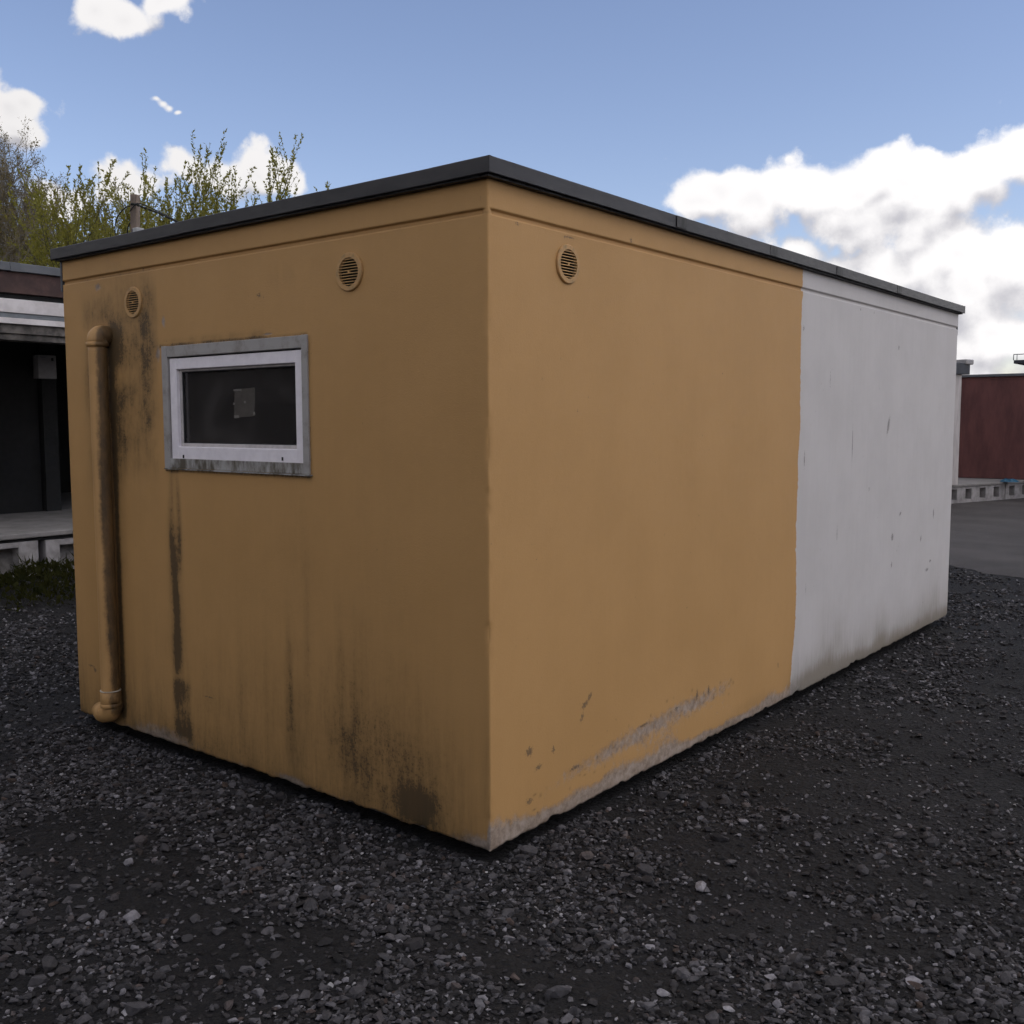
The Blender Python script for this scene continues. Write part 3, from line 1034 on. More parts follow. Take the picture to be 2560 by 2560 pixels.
# window ----------------------------------------------------------------
win = bpy.data.objects.new("window", None)
col.objects.link(win)
win.parent = cabin
win.location = Vector((-1.525, 0, 1.42)) - cabin.location
win["label"] = "small white-framed window in a weathered grey surround"
wx0, wx1, wz0, wz1 = -2.050, -0.979, 1.428, 2.014      # surround outside
sx0, sx1, sz0, sz1 = -2.004, -1.026, 1.475, 1.966      # white frame outside
ox, oz = 0.0, 0.0
MB().box(wx0 + 0.002, wx1 - 0.002, -0.0065, 0.05, sz1 - 0.004, wz1, bevel=0.002).build("surround_head", M['surround'], win)
MB().box(wx0, sx0 - 0.002, -0.009, 0.05, wz0 + 0.002, wz1 + 0.001, bevel=0.002).build("surround_jamb", M['surround'], win)
MB().box(sx1 + 0.009, wx1, -0.009, 0.05, wz0 + 0.002, wz1 + 0.001, bevel=0.002).build("surround_jamb", M['surround'], win)
MB().box(sx0 - 0.001, wx1 - 0.037, -0.0075, 0.05, wz0 + 0.003, sz0 + 0.002, bevel=0.002).build("surround_base", M['sill'], win)
MB().box(wx0 + 0.004, wx1 + 0.012, -0.016, 0.01, wz0 - 0.004, wz0 + 0.0015).build("sill", M['sill'], win)


def frame(x0, x1, z0, z1, w, y0, y1, name, mat, wb=None, bev=0.003, wr=None):
    wb = wb or w
    wr = wr or w
    b = MB()
    b.box(x0, x0 + w, y0, y1, z0, z1, bevel=bev)
    b.box(x1 - wr, x1, y0, y1, z0, z1, bevel=bev)
    b.box(x0 + w - .002, x1 - wr + .002, y0 + .0006, y1 - .0006, z1 - w, z1 - .0006, bevel=bev)
    b.box(x0 + w - .002, x1 - wr + .002, y0 + .0006, y1 - .0006, z0 + .0006, z0 + wb, bevel=bev)
    return b.build(name, mat, win)


frame(sx0 + 0.004, sx1 + 0.006, sz0, sz1 - 0.011, 0.053, 0.002, 0.055, "window_frame", M['upvc'], 0.060, wr=0.051)
frame(sx0 + 0.055, sx1 - 0.043, sz0 + 0.058, sz1 - 0.059, 0.016, 0.020, 0.05, "glazing_bead", M['bead'], 0.018, 0.003, wr=0.010)
frame(sx0 + 0.070, sx1 - 0.052, sz0 + 0.075, sz1 - 0.074, 0.005, 0.026, 0.05, "gasket", M['gasket'], 0.005, 0.001)
MB().box(sx0 + 0.072, sx1 - 0.054, 0.033, 0.037, sz0 + 0.077, sz1 - 0.076).build("pane", M['glass'], win)
for (bx, bz) in ((-1.905, 1.488), (-1.165, 1.492)):
    MB().box(bx - 0.004, bx + 0.004, -0.0015, 0.004, bz - 0.008, bz + 0.008, bevel=0.001).build("drain_slot", M['gasket'], win)

# the notice taped inside the glass
bm = bmesh.new()
gridn = 8
vv = [[bm.verts.new((-1.555 + 0.150 * i / gridn + 0.001 * j, 0.0415 + 0.0016 * math.sin(i * 1.3) * math.sin(j * 0.9), 1.672 + 0.128 * j / gridn + 0.006 * i / gridn)) for j in range(gridn + 1)] for i in range(gridn + 1)]
for i in range(gridn):
    for j in range(gridn):
        bm.faces.new((vv[i][j], vv[i + 1][j], vv[i + 1][j + 1], vv[i][j + 1]))
me = bpy.data.meshes.new("paper_notice")
bm.to_mesh(me); bm.free()
notice = link("paper_notice", me, M['paper'])
tag(notice, "small square paper notice stuck inside the cabin's window glass", "notice")
for (a, b_, w_, h_) in ((-1.522, 1.797, .060, .009), (-1.550, 1.735, .014, .010), (-1.470, 1.741, .014, .011), (-1.533, 1.676, .036, .013), (-1.404, 1.690, .012, .014)):
    MB().box(a - w_ / 2, a + w_ / 2, 0.0385, 0.0392, b_ - h_ / 2, b_ + h_ / 2).build("torn_scrap", M['scrap'], notice)

# downpipe ---------------------------------------------------------------
pipe = bpy.data.objects.new("downpipe", None)
col.objects.link(pipe)
pipe.parent = cabin
PXc, PYc, PR = -2.540, -0.058, 0.046
pipe.location = Vector((PXc, PYc, 0.05)) - cabin.location
pipe["label"] = "ochre-painted drainpipe blotched with black mould"


def pipe_part(name, pts, rad, mat, seg=28):
    o = MB().tube(pts, rad, seg).build(name, mat, pipe)
    me = o.data
    n = len(me.vertices)
    co = np.empty(n * 3, np.float32)
    me.vertices.foreach_get('co', co)
    co = co.reshape(-1, 3)
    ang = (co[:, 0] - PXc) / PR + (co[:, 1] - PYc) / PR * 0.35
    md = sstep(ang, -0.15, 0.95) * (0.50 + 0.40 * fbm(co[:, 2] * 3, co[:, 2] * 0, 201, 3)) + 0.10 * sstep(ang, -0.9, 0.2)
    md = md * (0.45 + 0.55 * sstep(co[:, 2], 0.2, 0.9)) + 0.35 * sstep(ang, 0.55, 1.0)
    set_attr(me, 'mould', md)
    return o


def arc_pts(c, a0, a1, r, plane, n=10):
    pts = []
    for i in range(n + 1):
        a = a0 + (a1 - a0) * i / n
        if plane == 'yz':
            pts.append((c[0], c[1] + r * math.cos(a), c[2] + r * math.sin(a)))
        else:
            pts.append((c[0] + r * math.cos(a), c[1], c[2] + r * math.sin(a)))
    return pts


zs = np.linspace(0.20, 2.04, 60)
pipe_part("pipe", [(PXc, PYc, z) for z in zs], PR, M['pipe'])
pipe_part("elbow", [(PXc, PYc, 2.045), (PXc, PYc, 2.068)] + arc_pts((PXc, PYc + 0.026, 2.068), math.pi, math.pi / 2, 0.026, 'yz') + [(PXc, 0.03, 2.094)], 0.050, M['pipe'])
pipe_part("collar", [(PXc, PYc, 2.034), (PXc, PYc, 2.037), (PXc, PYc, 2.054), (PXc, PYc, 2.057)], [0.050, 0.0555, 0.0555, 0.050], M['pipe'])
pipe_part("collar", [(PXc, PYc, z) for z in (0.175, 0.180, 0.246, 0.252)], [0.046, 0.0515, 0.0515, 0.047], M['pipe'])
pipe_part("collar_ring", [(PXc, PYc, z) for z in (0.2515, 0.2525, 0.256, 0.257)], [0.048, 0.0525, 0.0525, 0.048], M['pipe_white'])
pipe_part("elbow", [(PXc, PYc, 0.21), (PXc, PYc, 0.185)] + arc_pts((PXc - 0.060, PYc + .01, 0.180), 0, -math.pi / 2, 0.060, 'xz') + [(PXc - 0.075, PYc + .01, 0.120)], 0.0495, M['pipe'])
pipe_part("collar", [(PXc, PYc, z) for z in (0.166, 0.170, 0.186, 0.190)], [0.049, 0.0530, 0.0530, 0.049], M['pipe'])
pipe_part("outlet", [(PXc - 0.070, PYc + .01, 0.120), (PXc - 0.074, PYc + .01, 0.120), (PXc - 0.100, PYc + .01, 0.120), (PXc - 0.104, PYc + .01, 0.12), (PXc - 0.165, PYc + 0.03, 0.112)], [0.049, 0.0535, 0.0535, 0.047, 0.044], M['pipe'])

# ------------------------------------------------------------------ wooden stake and cables on the roof
st = empty("wooden_stake", (-2.79, 0.33, H + 0.03), "short grey wooden stake standing on the ochre cabin's roof", "stake")
MB().box(-0.019, 0.019, -0.019, 0.019, 0.0, 0.345, Matrix.Translation((-2.80, 0.33, H + 0.031)) @ Matrix.Rotation(RAD(2.5), 4, 'Y') @ Matrix.Rotation(RAD(25), 4, 'Z'), bevel=0.003).build("post", M['wood'], st)
cb = empty("roof_cable", (-2.7, 0.33, H + 0.03), "black cable looping round the wooden stake on the cabin roof", "cable")


def spline(pts, n=40):
    P = np.array(pts, float)
    P = np.vstack([2 * P[0] - P[1], P, 2 * P[-1] - P[-2]])
    out = []
    k = len(P) - 3
    for i in range(n + 1):
        t = i / n * k
        j = min(int(t), k - 1)
        u = t - j
        a, b, c, d = P[j:j + 4]
        out.append(tuple(0.5 * ((2 * b) + (c - a) * u + (2 * a - 5 * b + 4 * c - d) * u * u + (3 * b - a - 3 * c + d) * u ** 3)))
    return out


MB().tube(spline([(-2.785, .315, 2.83), (-2.86, .31, 2.822), (-2.94, .31, 2.78), (-2.965, .31, 2.71), (-2.93, .31, 2.63), (-2.88, .31, 2.56)]), 0.0030, 8).build("loop", M['cable'], cb)
MB().tube(spline([(-2.81, .31, 2.74), (-2.835, .31, 2.71), (-2.85, .31, 2.64), (-2.845, .31, 2.56)]), 0.0035, 8).build("loop", M['cable'], cb)
MB().tube(spline([(-2.79, .31, 2.836), (-2.74, .31, 2.826), (-2.66, .315, 2.797), (-2.55, .33, 2.757), (-2.40, .36, 2.69), (-2.15, .45, 2.58)]), [0.0055 + 0.0022 * math.sin(i * 2.1) for i in range(41)], 8).build("bundle", M['tape'], cb)
MB().tube(spline([(-2.80, .305, 2.80), (-2.77, .305, 2.815), (-2.72, .31, 2.83), (-2.60, .33, 2.785), (-2.3, .40, 2.64)]), 0.0028, 8).build("strand", M['cable'], cb)
jb = MB().box(-2.775, -2.730, .30, .345, H + 0.031, 2.705, bevel=0.004).build("junction_box", M['box'])
tag(jb, "small pale box at the foot of the roof's wooden stake", "box")
MB().box(-2.782, -2.774, .30, .34, H + 0.04, 2.700).build("cable_gland", M['cable'], jb)

# ------------------------------------------------------------------ left: open-fronted module on a concrete base
lm = empty("open_module", (-11.5, 2.0, 0.0), "open-fronted dark module with white fascia on a concrete base, left", "module")
FX = -8.6
y0_, y1_ = -12.6, 8.5
MB().box(FX - 6.0, FX + 0.06, y0_ - 0.1, y1_ + 0.1, 3.245, 3.335, bevel=0.006).build("roof_edge", M['zinc'], lm)
for yy in (-2.2, 0.3, 2.42, 4.6):
    MB().box(FX + 0.0605, FX + 0.066, yy - 0.05, yy + 0.05, 3.244, 3.337).build("joint_cover", M['zinc'], lm)
MB().box(FX - 5.9, FX + 0.02, y0_, y1_, 3.02, 3.244, bevel=0.004).build("brown_fascia", M['brown'], lm)
MB().box(FX - 0.30, FX - 0.03, y0_, y1_, 2.961, 3.019).build("shadow_gap", M['post'], lm)
MB().box(FX - 0.12, FX + 0.015, y0_, y1_, 2.815, 2.960, bevel=0.004).build("white_board", M['whiteboard'], lm)
MB().box(FX - 0.12, FX + 0.0, y0_, y1_, 2.762, 2.814, bevel=0.003).build("grey_rail", M['bluegrey'], lm)
MB().box(FX - 0.12, FX + 0.010, y0_, y1_, 2.700, 2.761, bevel=0.004).build("white_board", M['whiteboard'], lm)
MB().box(FX - 0.20, FX - 0.03, y0_, y1_, 2.60, 2.699, bevel=0.006).build("beam", M['beam'], lm)
MB().box(FX - 0.26, FX - 0.06, y0_, y1_, 2.53, 2.599, bevel=0.006).build("beam", M['beam'], lm)
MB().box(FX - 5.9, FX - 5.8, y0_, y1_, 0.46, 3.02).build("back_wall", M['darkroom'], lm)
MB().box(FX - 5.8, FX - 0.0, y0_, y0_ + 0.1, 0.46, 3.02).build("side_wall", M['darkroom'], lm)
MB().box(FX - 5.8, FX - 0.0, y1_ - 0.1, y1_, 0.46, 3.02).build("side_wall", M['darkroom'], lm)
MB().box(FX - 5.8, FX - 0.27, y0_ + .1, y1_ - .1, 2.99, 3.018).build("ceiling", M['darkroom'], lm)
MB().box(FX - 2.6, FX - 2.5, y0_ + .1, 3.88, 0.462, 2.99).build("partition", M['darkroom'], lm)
MB().box(FX - 2.55, FX - 2.42, 3.90, 4.10, 0.462, 2.99).build("post", M['post'], lm)
MB().box(FX - 5.9, FX + 0.02, y0_, y1_, 0.40, 0.46, bevel=0.012).build("floor_slab", M['floor'], lm)
MB().box(FX - 0.35, FX - 0.02, y0_, y1_, 0.365, 0.399).build("joint_strip", M['post'], lm)


def base_block(parent, mat_f, mat_b, s0, s1, z0, z1, holes, depth, M4, name="base_block"):
    """a cast block with box-shaped recesses; holes = list of (a,b,za,zb) in s,z"""
    b = MB()
    holes = sorted(holes)
    cur = s0
    for (a, c, za, zb) in holes:
        if a > cur + 0.001:
            b.box(cur, a, -depth, 0, z0, z1, M4, bevel=0.006)
        b.box(a - .003, c + .003, -depth + .002, -0.003, zb, z1 - 0.001, M4, bevel=0.004)
        if za > z0 + 0.01:
            b.box(a - .003, c + .003, -depth + .002, -0.003, z0 + .001, za, M4, bevel=0.004)
        cur = c
    if s1 > cur + 0.001:
        b.box(cur, s1, -depth, 0, z0, z1, M4, bevel=0.006)
    o = b.build(name, mat_f, parent)
    MB().box(s0 + 0.01, s1 - 0.01, -depth - 0.05, -depth * 0.75, z0 + .003, z1 - 0.004, M4).build("recess_back", mat_b, o)
    return o


# local: x = along the front, y = outwards, z = up
ML = Matrix(((0, 1, 0, FX - 0.005), (-1, 0, 0, 0), (0, 0, 1, 0), (0, 0, 0, 1)))    # s = -y
base_block(lm, M['concrete'], M['concrete_back'], -2.572, 12.6, -0.1, 0.364,
           [(-2.356, -1.86, 0.0, 0.305), (-1.62, -1.12, 0.0, 0.305), (-0.88, -0.38, 0.0, 0.305), (-0.14, 0.36, 0.0, 0.305), (0.6, 1.1, 0., 0.305), (1.34, 1.84, 0, .305)], 0.20, ML)
base_block(lm, M['concrete'], M['concrete_back'], -8.5, -2.655, -0.1, 0.356,
           [(-3.32, -2.815, 0.0, 0.29), (-4.06, -3.56, 0.0, 0.29), (-4.80, -4.3, 0.0, 0.29), (-5.54, -5.04, 0, .29)], 0.20, ML)
eb = MB().box(FX - 2.495, FX - 2.35, 3.825, 4.075, 2.235, 2.545, bevel=0.008).build("electrical_box", M['cabinet'])
eb.location = (0, 0, 0)
tag(eb, "pale grey wall cabinet inside the dark open module", "cabinet")
MB().box(FX - 2.350, FX - 2.346, 4.005, 4.035, 2.47, 2.51).build("sticker", M['label'], eb)
MB().box(FX - 2.350, FX - 2.346, 3.86, 3.93, 2.51, 2.52).build("sticker", M['bluegrey'], eb)

# ------------------------------------------------------------------ right: modules on a recessed concrete plinth
P0 = np.array([-3.33, 18.40])
PD = np.array([0.30, 0.954])
PN = np.array([0.954, -0.30])
MR = Matrix(((PD[0], PN[0], 0, P0[0]), (PD[1], PN[1], 0, P0[1]), (0, 0, 1, 0), (0, 0, 0, 1)))
pl = empty("concrete_plinth", (P0[0] - 1, P0[1] + 1, 0), "long pale concrete plinth with square openings below the red wall", "plinth")
hol = [(-0.11 + 0.5 * k, 0.10 + 0.5 * k, 0.082, 0.292) for k in range(-6, 4)]
base_block(pl, M['concrete'], M['concrete_back'], -3.35, 1.805, -0.05, 0.34, hol, 0.22, MR)
hol = [(1.97 + 0.5 * k, 2.175 + 0.5 * k, 0.086, 0.294) for k in range(0, 9)]
base_block(pl, M['concrete'], M['concrete_back'], 1.835, 6.6, -0.05, 0.34, hol, 0.22, MR)
MB().box(-3.4, 6.7, -5.6, 0.03, 0.341, 0.388, MR, bevel=0.01).build("slab", M['floor'], pl)

rm = empty("red_module", (-1.0, 22.5, 0.388), "flat red-brown module standing on the concrete plinth, far right", "module")
MB().box(-4.6, 4.0, 21.12, 24.0, 0.392, 2.62, bevel=0.01).build("wall", M['red'], rm)
MB().box(-4.65, 4.05, 21.06, 24.05, 2.612, 2.668, Matrix.Translation((0, 0, 0)), bevel=0.006).build("roof_edge", M['zinc'], rm)
wm = empty("white_module", (-5.0, 18.5, 0.388), "off-white module end with black roof edge, left of the red wall", "module")
MR2 = Matrix(((PD[0], PN[0], 0, -3.33), (PD[1], PN[1], 0, 17.86), (0, 0, 1, 0), (0, 0, 0, 1)))
MB().box(-2.6, 0.47, -2.6, -0.06, 0.392, 2.56, MR2, bevel=0.008).build("wall", M['offwhite'], wm)
MB().box(-2.7, 0.64, -2.7, 0.0, 2.561, 2.775, MR2, bevel=0.006).build("roof_edge", M['steel'], wm)
MB().box(0.46, 0.72, -0.40, 0.03, 2.752, 2.852, MR2, bevel=0.02).build("edge_cap", M['cabinet'], wm)

om = empty("added_shade_module", (7.0, -7.2, 0.0), "unseen dark brown module added behind the camera to shade the window wall", "module")  # added out of view to keep sky light off the window wall
MB().box(1.6, 14.0, -9.0, -5.6, -0.02, 3.05, bevel=0.01).build("wall", M['brown'], om)
MB().box(1.5, 14.1, -9.1, -5.5, 3.051, 3.15, bevel=0.008).build("roof_edge", M['trim'], om)
for dx_ in (2.4, 7.6):
    dr = MB().box(dx_, dx_ + 0.95, -5.598, -5.56, 0.06, 2.10, bevel=0.005).build("door", M['steel'], om)
    MB().box(dx_ + 0.82, dx_ + 0.86, -5.56, -5.50, 1.02, 1.06).build("handle", M['rail'], dr)

bs = MB()
bm = bs.bm
rings = []
bc = Vector((-2.70, 20.05, 0.389))
for (r, h) in ((0.01, .05), (0.05, .055), (0.09, .04), (0.12, .02), (0.135, .001)):
    rings.append([bm.verts.new((bc.x + r * (1.3 + .25 * math.sin(3 * a)) * math.cos(a), bc.y + r * (0.9 + .2 * math.cos(2 * a + 1)) * math.sin(a), bc.z + h * (1 + .3 * math.sin(5 * a)))) for a in [2 * math.pi * k / 18 for k in range(18)]])
for a, b in zip(rings, rings[1:]):
    for k in range(18):
        f = bm.faces.new((a[k], a[(k + 1) % 18], b[(k + 1) % 18], b[k])); f.smooth = True
bm.faces.new(rings[0])
bsh = bs.build("plastic_sheet", M['blue'])
tag(bsh, "crumpled blue plastic sheet lying on the far plinth", "sheet")

# far roof walkway with a thin rail, reaching in from the right
rw = empty("roof_walkway", (2.0, 36.0, 0.0), "dark roof edge with a thin rail above the far red wall", "roof")
def pix_at_y(x, y, Y):
    d = RIGHT * (x - 1280) / FPX - UP * (y - 1280) / FPX + FWD
    t = (Y - CAM[1]) / d[1]
    return CAM + d * t
a = pix_at_y(2534, 909, 36.0); b = pix_at_y(2534, 886, 36.0)
MB().box(a[0], a[0] + 7, 36.0, 39.0, a[2], a[2] + 0.12, bevel=0.01).build("roof_slab", M['steel'], rw)
r_ = MB()
MB().tube([(a[0] - 0.02, 36.05, a[2] + .12), (a[0] - 0.02, 36.05, b[2])], 0.014, 8).build("rail_post", M['rail'], rw)
MB().tube([(a[0] + 0.09, 36.05, a[2] + .12), (a[0] + 0.09, 36.05, b[2])], 0.012, 8).build("rail_post", M['rail'], rw)
MB().tube([(a[0] - 0.02, 36.05, b[2]), (a[0] + 7, 36.05, b[2] + 0.02)], 0.014, 8).build("rail", M['rail'], rw)
MB().box(a[0] + 1.5, a[0] + 6.5, 36.3, 38.7, -0.05, a[2]).build("wall", M['offwhite'], rw)


# ------------------------------------------------------------------ gravel
def chip_mesh(name, n, flat, seed, rough=0.25):
    r = np.random.default_rng(seed)
    p = r.standard_normal((n, 3))
    p /= np.linalg.norm(p, axis=1)[:, None]
    p *= (1 - rough * r.random((n, 1)))
    p *= np.array([0.5 * (0.85 + 0.5 * r.random()), 0.5 * (0.6 + 0.3 * r.random()), 0.5 * flat])
    bm = bmesh.new()
    vs = [bm.verts.new(q) for q in p]
    res = bmesh.ops.convex_hull(bm, input=vs)
    bmesh.ops.delete(bm, geom=[v for v in bm.verts if not v.link_faces], context='VERTS')
    bmesh.ops.recalc_face_normals(bm, faces=bm.faces)
    me = bpy.data.meshes.new(name)
    bm.to_mesh(me)
    bm.free()
    return me


src = bpy.data.collections.new("chip_shapes")
chips = []
for k in range(10):
    cme = chip_mesh("chip", 13 + k % 5, 0.34 + 0.035 * k, 300 + k)
    cme.materials.append(M['stone_i'])
    chips.append(cme)


def in_reach(x, y):
    """ground the camera (or a neighbour of it) can see"""
    dx, dy = x - CAM[0], y - CAM[1]
    dep = dx * FWD[0] + dy * FWD[1]
    lat = dx * RIGHT[0] + dy * RIGHT[1]
    return (dep > 1.6) & (np.abs(lat) < dep * 0.62 + 0.9)


def free(x, y, mrg=0.0):
    inside = (x > -W + 0.02 - mrg) & (x < -0.02 + mrg) & (y > 0.02 - mrg) & (y < L - 0.02 + mrg)
    return ~inside & (x > -8.4)


def scatter(nsq, rmin, rmax, size_lo, size_hi, powr, seed, keep_on_fines=0.20, pale=0.04):
    r = np.random.default_rng(seed)
    x0, x1, y0, y1 = -8.4, 4.8, -3.2, 16.5
    n = int(nsq * (x1 - x0) * (y1 - y0))
    x = x0 + (x1 - x0) * r.random(n)
    y = y0 + (y1 - y0) * r.random(n)
    d = np.hypot(x - CAM[0], y - CAM[1])
    hid = (x < -0.3) & (y > L * 0.2) & (x > -W) & (y < L)
    k = in_reach(x, y) & free(x, y) & (d >= rmin) & (d < rmax) & ~hid
    rs = road_side(x, y)
    k &= (rs < 0.0) | ((rs < 0.7) & (r.random(n) < 0.10)) | ((rs < 9.0) & (r.random(n) < 0.012))
    f = fines(x, y)
    clump = fbm(x * 2.3, y * 2.3, 41, 3)
    low = fbm(x * 0.55 + 7, y * 0.55, 45, 3)
    pk = (1 - f) * (0.12 + 1.25 * sstep(clump, 0.32, 0.62)) * (0.35 + 0.9 * sstep(low, 0.38, 0.6)) + keep_on_fines * f
    k &= r.random(n) < pk
    x, y = x[k], y[k]
    n = len(x)
    s = size_lo * (1 + (size_hi / size_lo - 1) * r.random(n) ** powr)
    shade = r.random(n) ** 1.0 * 0.86
    br = r.random(n)
    shade = np.where(br > 1 - pale * 2.2, 0.86 + 0.08 * r.random(n), shade)
    shade = np.where(br > 1 - pale, 0.93 + 0.07 * r.random(n), shade)
    s = np.where(br > 1 - pale, np.minimum(s, size_lo + 0.010), s)
    warm = np.where(r.random(n) < 0.05, r.random(n), 0.12 * r.random(n))
    return x, y, s, shade, warm


parts = [scatter(4400, 0, 6.0, 0.009, 0.032, 1.9, 401, 0.16, 0.055), scatter(1300, 0, 6.0, 0.026, 0.055, 2.8, 402, 0.04, 0.010),
         scatter(1700, 6.0, 9.5, 0.016, 0.050, 2.0, 403), scatter(650, 9.5, 16.5, 0.022, 0.06, 2.0, 404)]
gx_, gy_, gs_, gsh, gw_ = [np.concatenate(c) for c in zip(*parts)]
ng = len(gx_)
gz_ = ground_h(gx_, gy_) + gs_ * (0.02 + 0.20 * rng.random(ng))
pts = bpy.data.meshes.new("gravel_points")
pts.vertices.add(ng)
pts.vertices.foreach_set('co', np.stack([gx_, gy_, gz_], -1).astype(np.float32).ravel())
tilt = 0.30
rot = np.stack([(rng.random(ng) - .5) * 2 * tilt, (rng.random(ng) - .5) * 2 * tilt, rng.random(ng) * 6.283], -1)
for nm, dt, vals in (('size', 'FLOAT', gs_), ('shade', 'FLOAT', gsh), ('warm', 'FLOAT', gw_), ('pick', 'INT', rng.integers(0, 10, ng))):
    at = pts.attributes.new(nm, dt, 'POINT')
    at.data.foreach_set('value', np.asarray(vals, np.int32 if dt == 'INT' else np.float32))
at = pts.attributes.new('rot', 'FLOAT_VECTOR', 'POINT')
at.data.foreach_set('vector', rot.astype(np.float32).ravel())
gravel = bpy.data.objects.new("gravel", pts)
col.objects.link(gravel)
tag(gravel, "dark grey basalt chippings strewn over the whole yard", "gravel", kind='stuff')

ng_tree = bpy.data.node_groups.new("strew_chips", 'GeometryNodeTree')
ng_tree.interface.new_socket("Geometry", in_out='INPUT', socket_type='NodeSocketGeometry')
ng_tree.interface.new_socket("Geometry", in_out='OUTPUT', socket_type='NodeSocketGeometry')
N = ng_tree.nodes
LK = ng_tree.links
gi_ = N.new('NodeGroupInput')
go_ = N.new('NodeGroupOutput')


def named(nm, dt):
    n = N.new('GeometryNodeInputNamedAttribute')
    n.data_type = dt
    n.inputs['Name'].default_value = nm
    return n.outputs['Attribute']


m2p = N.new('GeometryNodeMeshToPoints')
LK.new(gi_.outputs[0], m2p.inputs['Mesh'])
g2i = N.new('GeometryNodeGeometryToInstance')
chip_objs = []
for k, cme in enumerate(chips):
    o = bpy.data.objects.new("chip_shape", cme)
    src.objects.link(o)
    chip_objs.append(o)
for o in reversed(chip_objs):
    oi = N.new('GeometryNodeObjectInfo')
    oi.inputs['Object'].default_value = o
    oi.inputs['As Instance'].default_value = False
    LK.new(oi.outputs['Geometry'], g2i.inputs[0])
iop = N.new('GeometryNodeInstanceOnPoints')
LK.new(m2p.outputs[0], iop.inputs['Points'])
LK.new(g2i.outputs[0], iop.inputs['Instance'])
iop.inputs['Pick Instance'].default_value = True
LK.new(named('pick', 'INT'), iop.inputs['Instance Index'])
e2r = N.new('FunctionNodeEulerToRotation')
LK.new(named('rot', 'FLOAT_VECTOR'), e2r.inputs[0])
LK.new(e2r.outputs[0], iop.inputs['Rotation'])
cmb = N.new('ShaderNodeCombineXYZ')
sz_ = named('size', 'FLOAT')
for i in range(3):
    LK.new(sz_, cmb.inputs[i])
LK.new(cmb.outputs[0], iop.inputs['Scale'])
LK.new(iop.outputs[0], go_.inputs[0])
md = gravel.modifiers.new("strew", 'NODES')
md.node_group = ng_tree
print("gravel instances", ng)

# the larger single stones lying in the yard
big_me = []
for k in range(12):
    bme = chip_mesh("stone", 20 + k % 6, 0.42 + 0.03 * k, 500 + k, 0.18)
    bme.materials.append(M['stone_o'])
    big_me.append(bme)
r5 = np.random.default_rng(55)
cnt = 0
placed = []
tries = 0
while cnt < 230 and tries < 20000:
    tries += 1
    x = -3.2 + 7.0 * r5.random()
    y = -2.4 + 5.0 * r5.random()
    d = math.hypot(x - CAM[0], y - CAM[1])
    xa, ya = np.array([x]), np.array([y])
    if not (in_reach(xa, ya)[0] and free(xa, ya, 0.05)[0]) or d > 4.8 or d < 2.4:
        continue
    if r5.random() < fines(xa, ya)[0] * 0.85:
        continue
    if any((x - a) ** 2 + (y - b) ** 2 < 0.05 ** 2 for a, b in placed):
        continue
    placed.append((x, y))
    s = 0.040 + 0.038 * r5.random() ** 2.5
    o = bpy.data.objects.new("stone", big_me[cnt % 12])
    col.objects.link(o)
    o.parent = yard
    o.location = (x, y, float(ground_h(xa, ya)[0]) + s * 0.16)
    o.scale = (s, s, s)
    o.rotation_euler = ((r5.random() - .5) * .5, (r5.random() - .5) * .5, r5.random() * 6.28)
    sh = 0.30 + 0.45 * r5.random()
    if r5.random() < 0.05:
        sh = 0.90 + 0.06 * r5.random()
    o.color = (sh, 0.6 * r5.random() if r5.random() < 0.12 else 0.08, 0, 1)
    cnt += 1


# ------------------------------------------------------------------ trees
def leaf_material(name, c1, c2):
    mt, t, p = material(name)
    tr = t.t
    out = [n for n in tr.nodes if n.type == 'OUTPUT_MATERIAL'][0]
    tr.nodes.remove(p)
    c = t.mix(t.ss(t.noise(t.obj(), 0.9, 4.0, 0.7), 0.3, 0.7), c1, c2)
    rnd = t.attr('rnd')
    c = t.mix(rnd, c, t.mix(0.5, c, (c1[0] * 1.5, c1[1] * 1.35, c1[2])))
    d = t.new('ShaderNodeBsdfDiffuse')
    t.put(d.inputs[0], c)
    tl = t.new('ShaderNodeBsdfTranslucent')
    t.put(tl.inputs[0], t.mix(1.0, c, (1.25, 1.15, 0.6), 'MULTIPLY'))
    mx = t.new('ShaderNodeMixShader')
    mx.inputs[0].default_value = 0.42
    t.put(mx.inputs[1], d.outputs[0])
    t.put(mx.inputs[2], tl.outputs[0])
    t.put(out.inputs[0], mx.outputs[0])
    return mt


M['bark'] = simple("bark_grey", (0.30, 0.265, 0.225), (0.21, 0.185, 0.155), 5.0, 0.9, 0.0, 0.3)
M['bark_g'] = simple("bark_olive", (0.085, 0.078, 0.045), (0.05, 0.046, 0.03), 5.0, 0.9, 0.0, 0.3)
M['leaf_bud'] = leaf_material("opening_buds", (0.20, 0.175, 0.105), (0.16, 0.14, 0.085))
M['leaf_mid'] = leaf_material("young_leaf_grey", (0.20, 0.195, 0.085), (0.165, 0.16, 0.08))
M['leaf_willow'] = leaf_material("young_willow_leaf", (0.235, 0.235, 0.075), (0.18, 0.185, 0.062))
M['weed'] = leaf_material("weed_leaf", (0.034, 0.036, 0.014), (0.018, 0.022, 0.010))


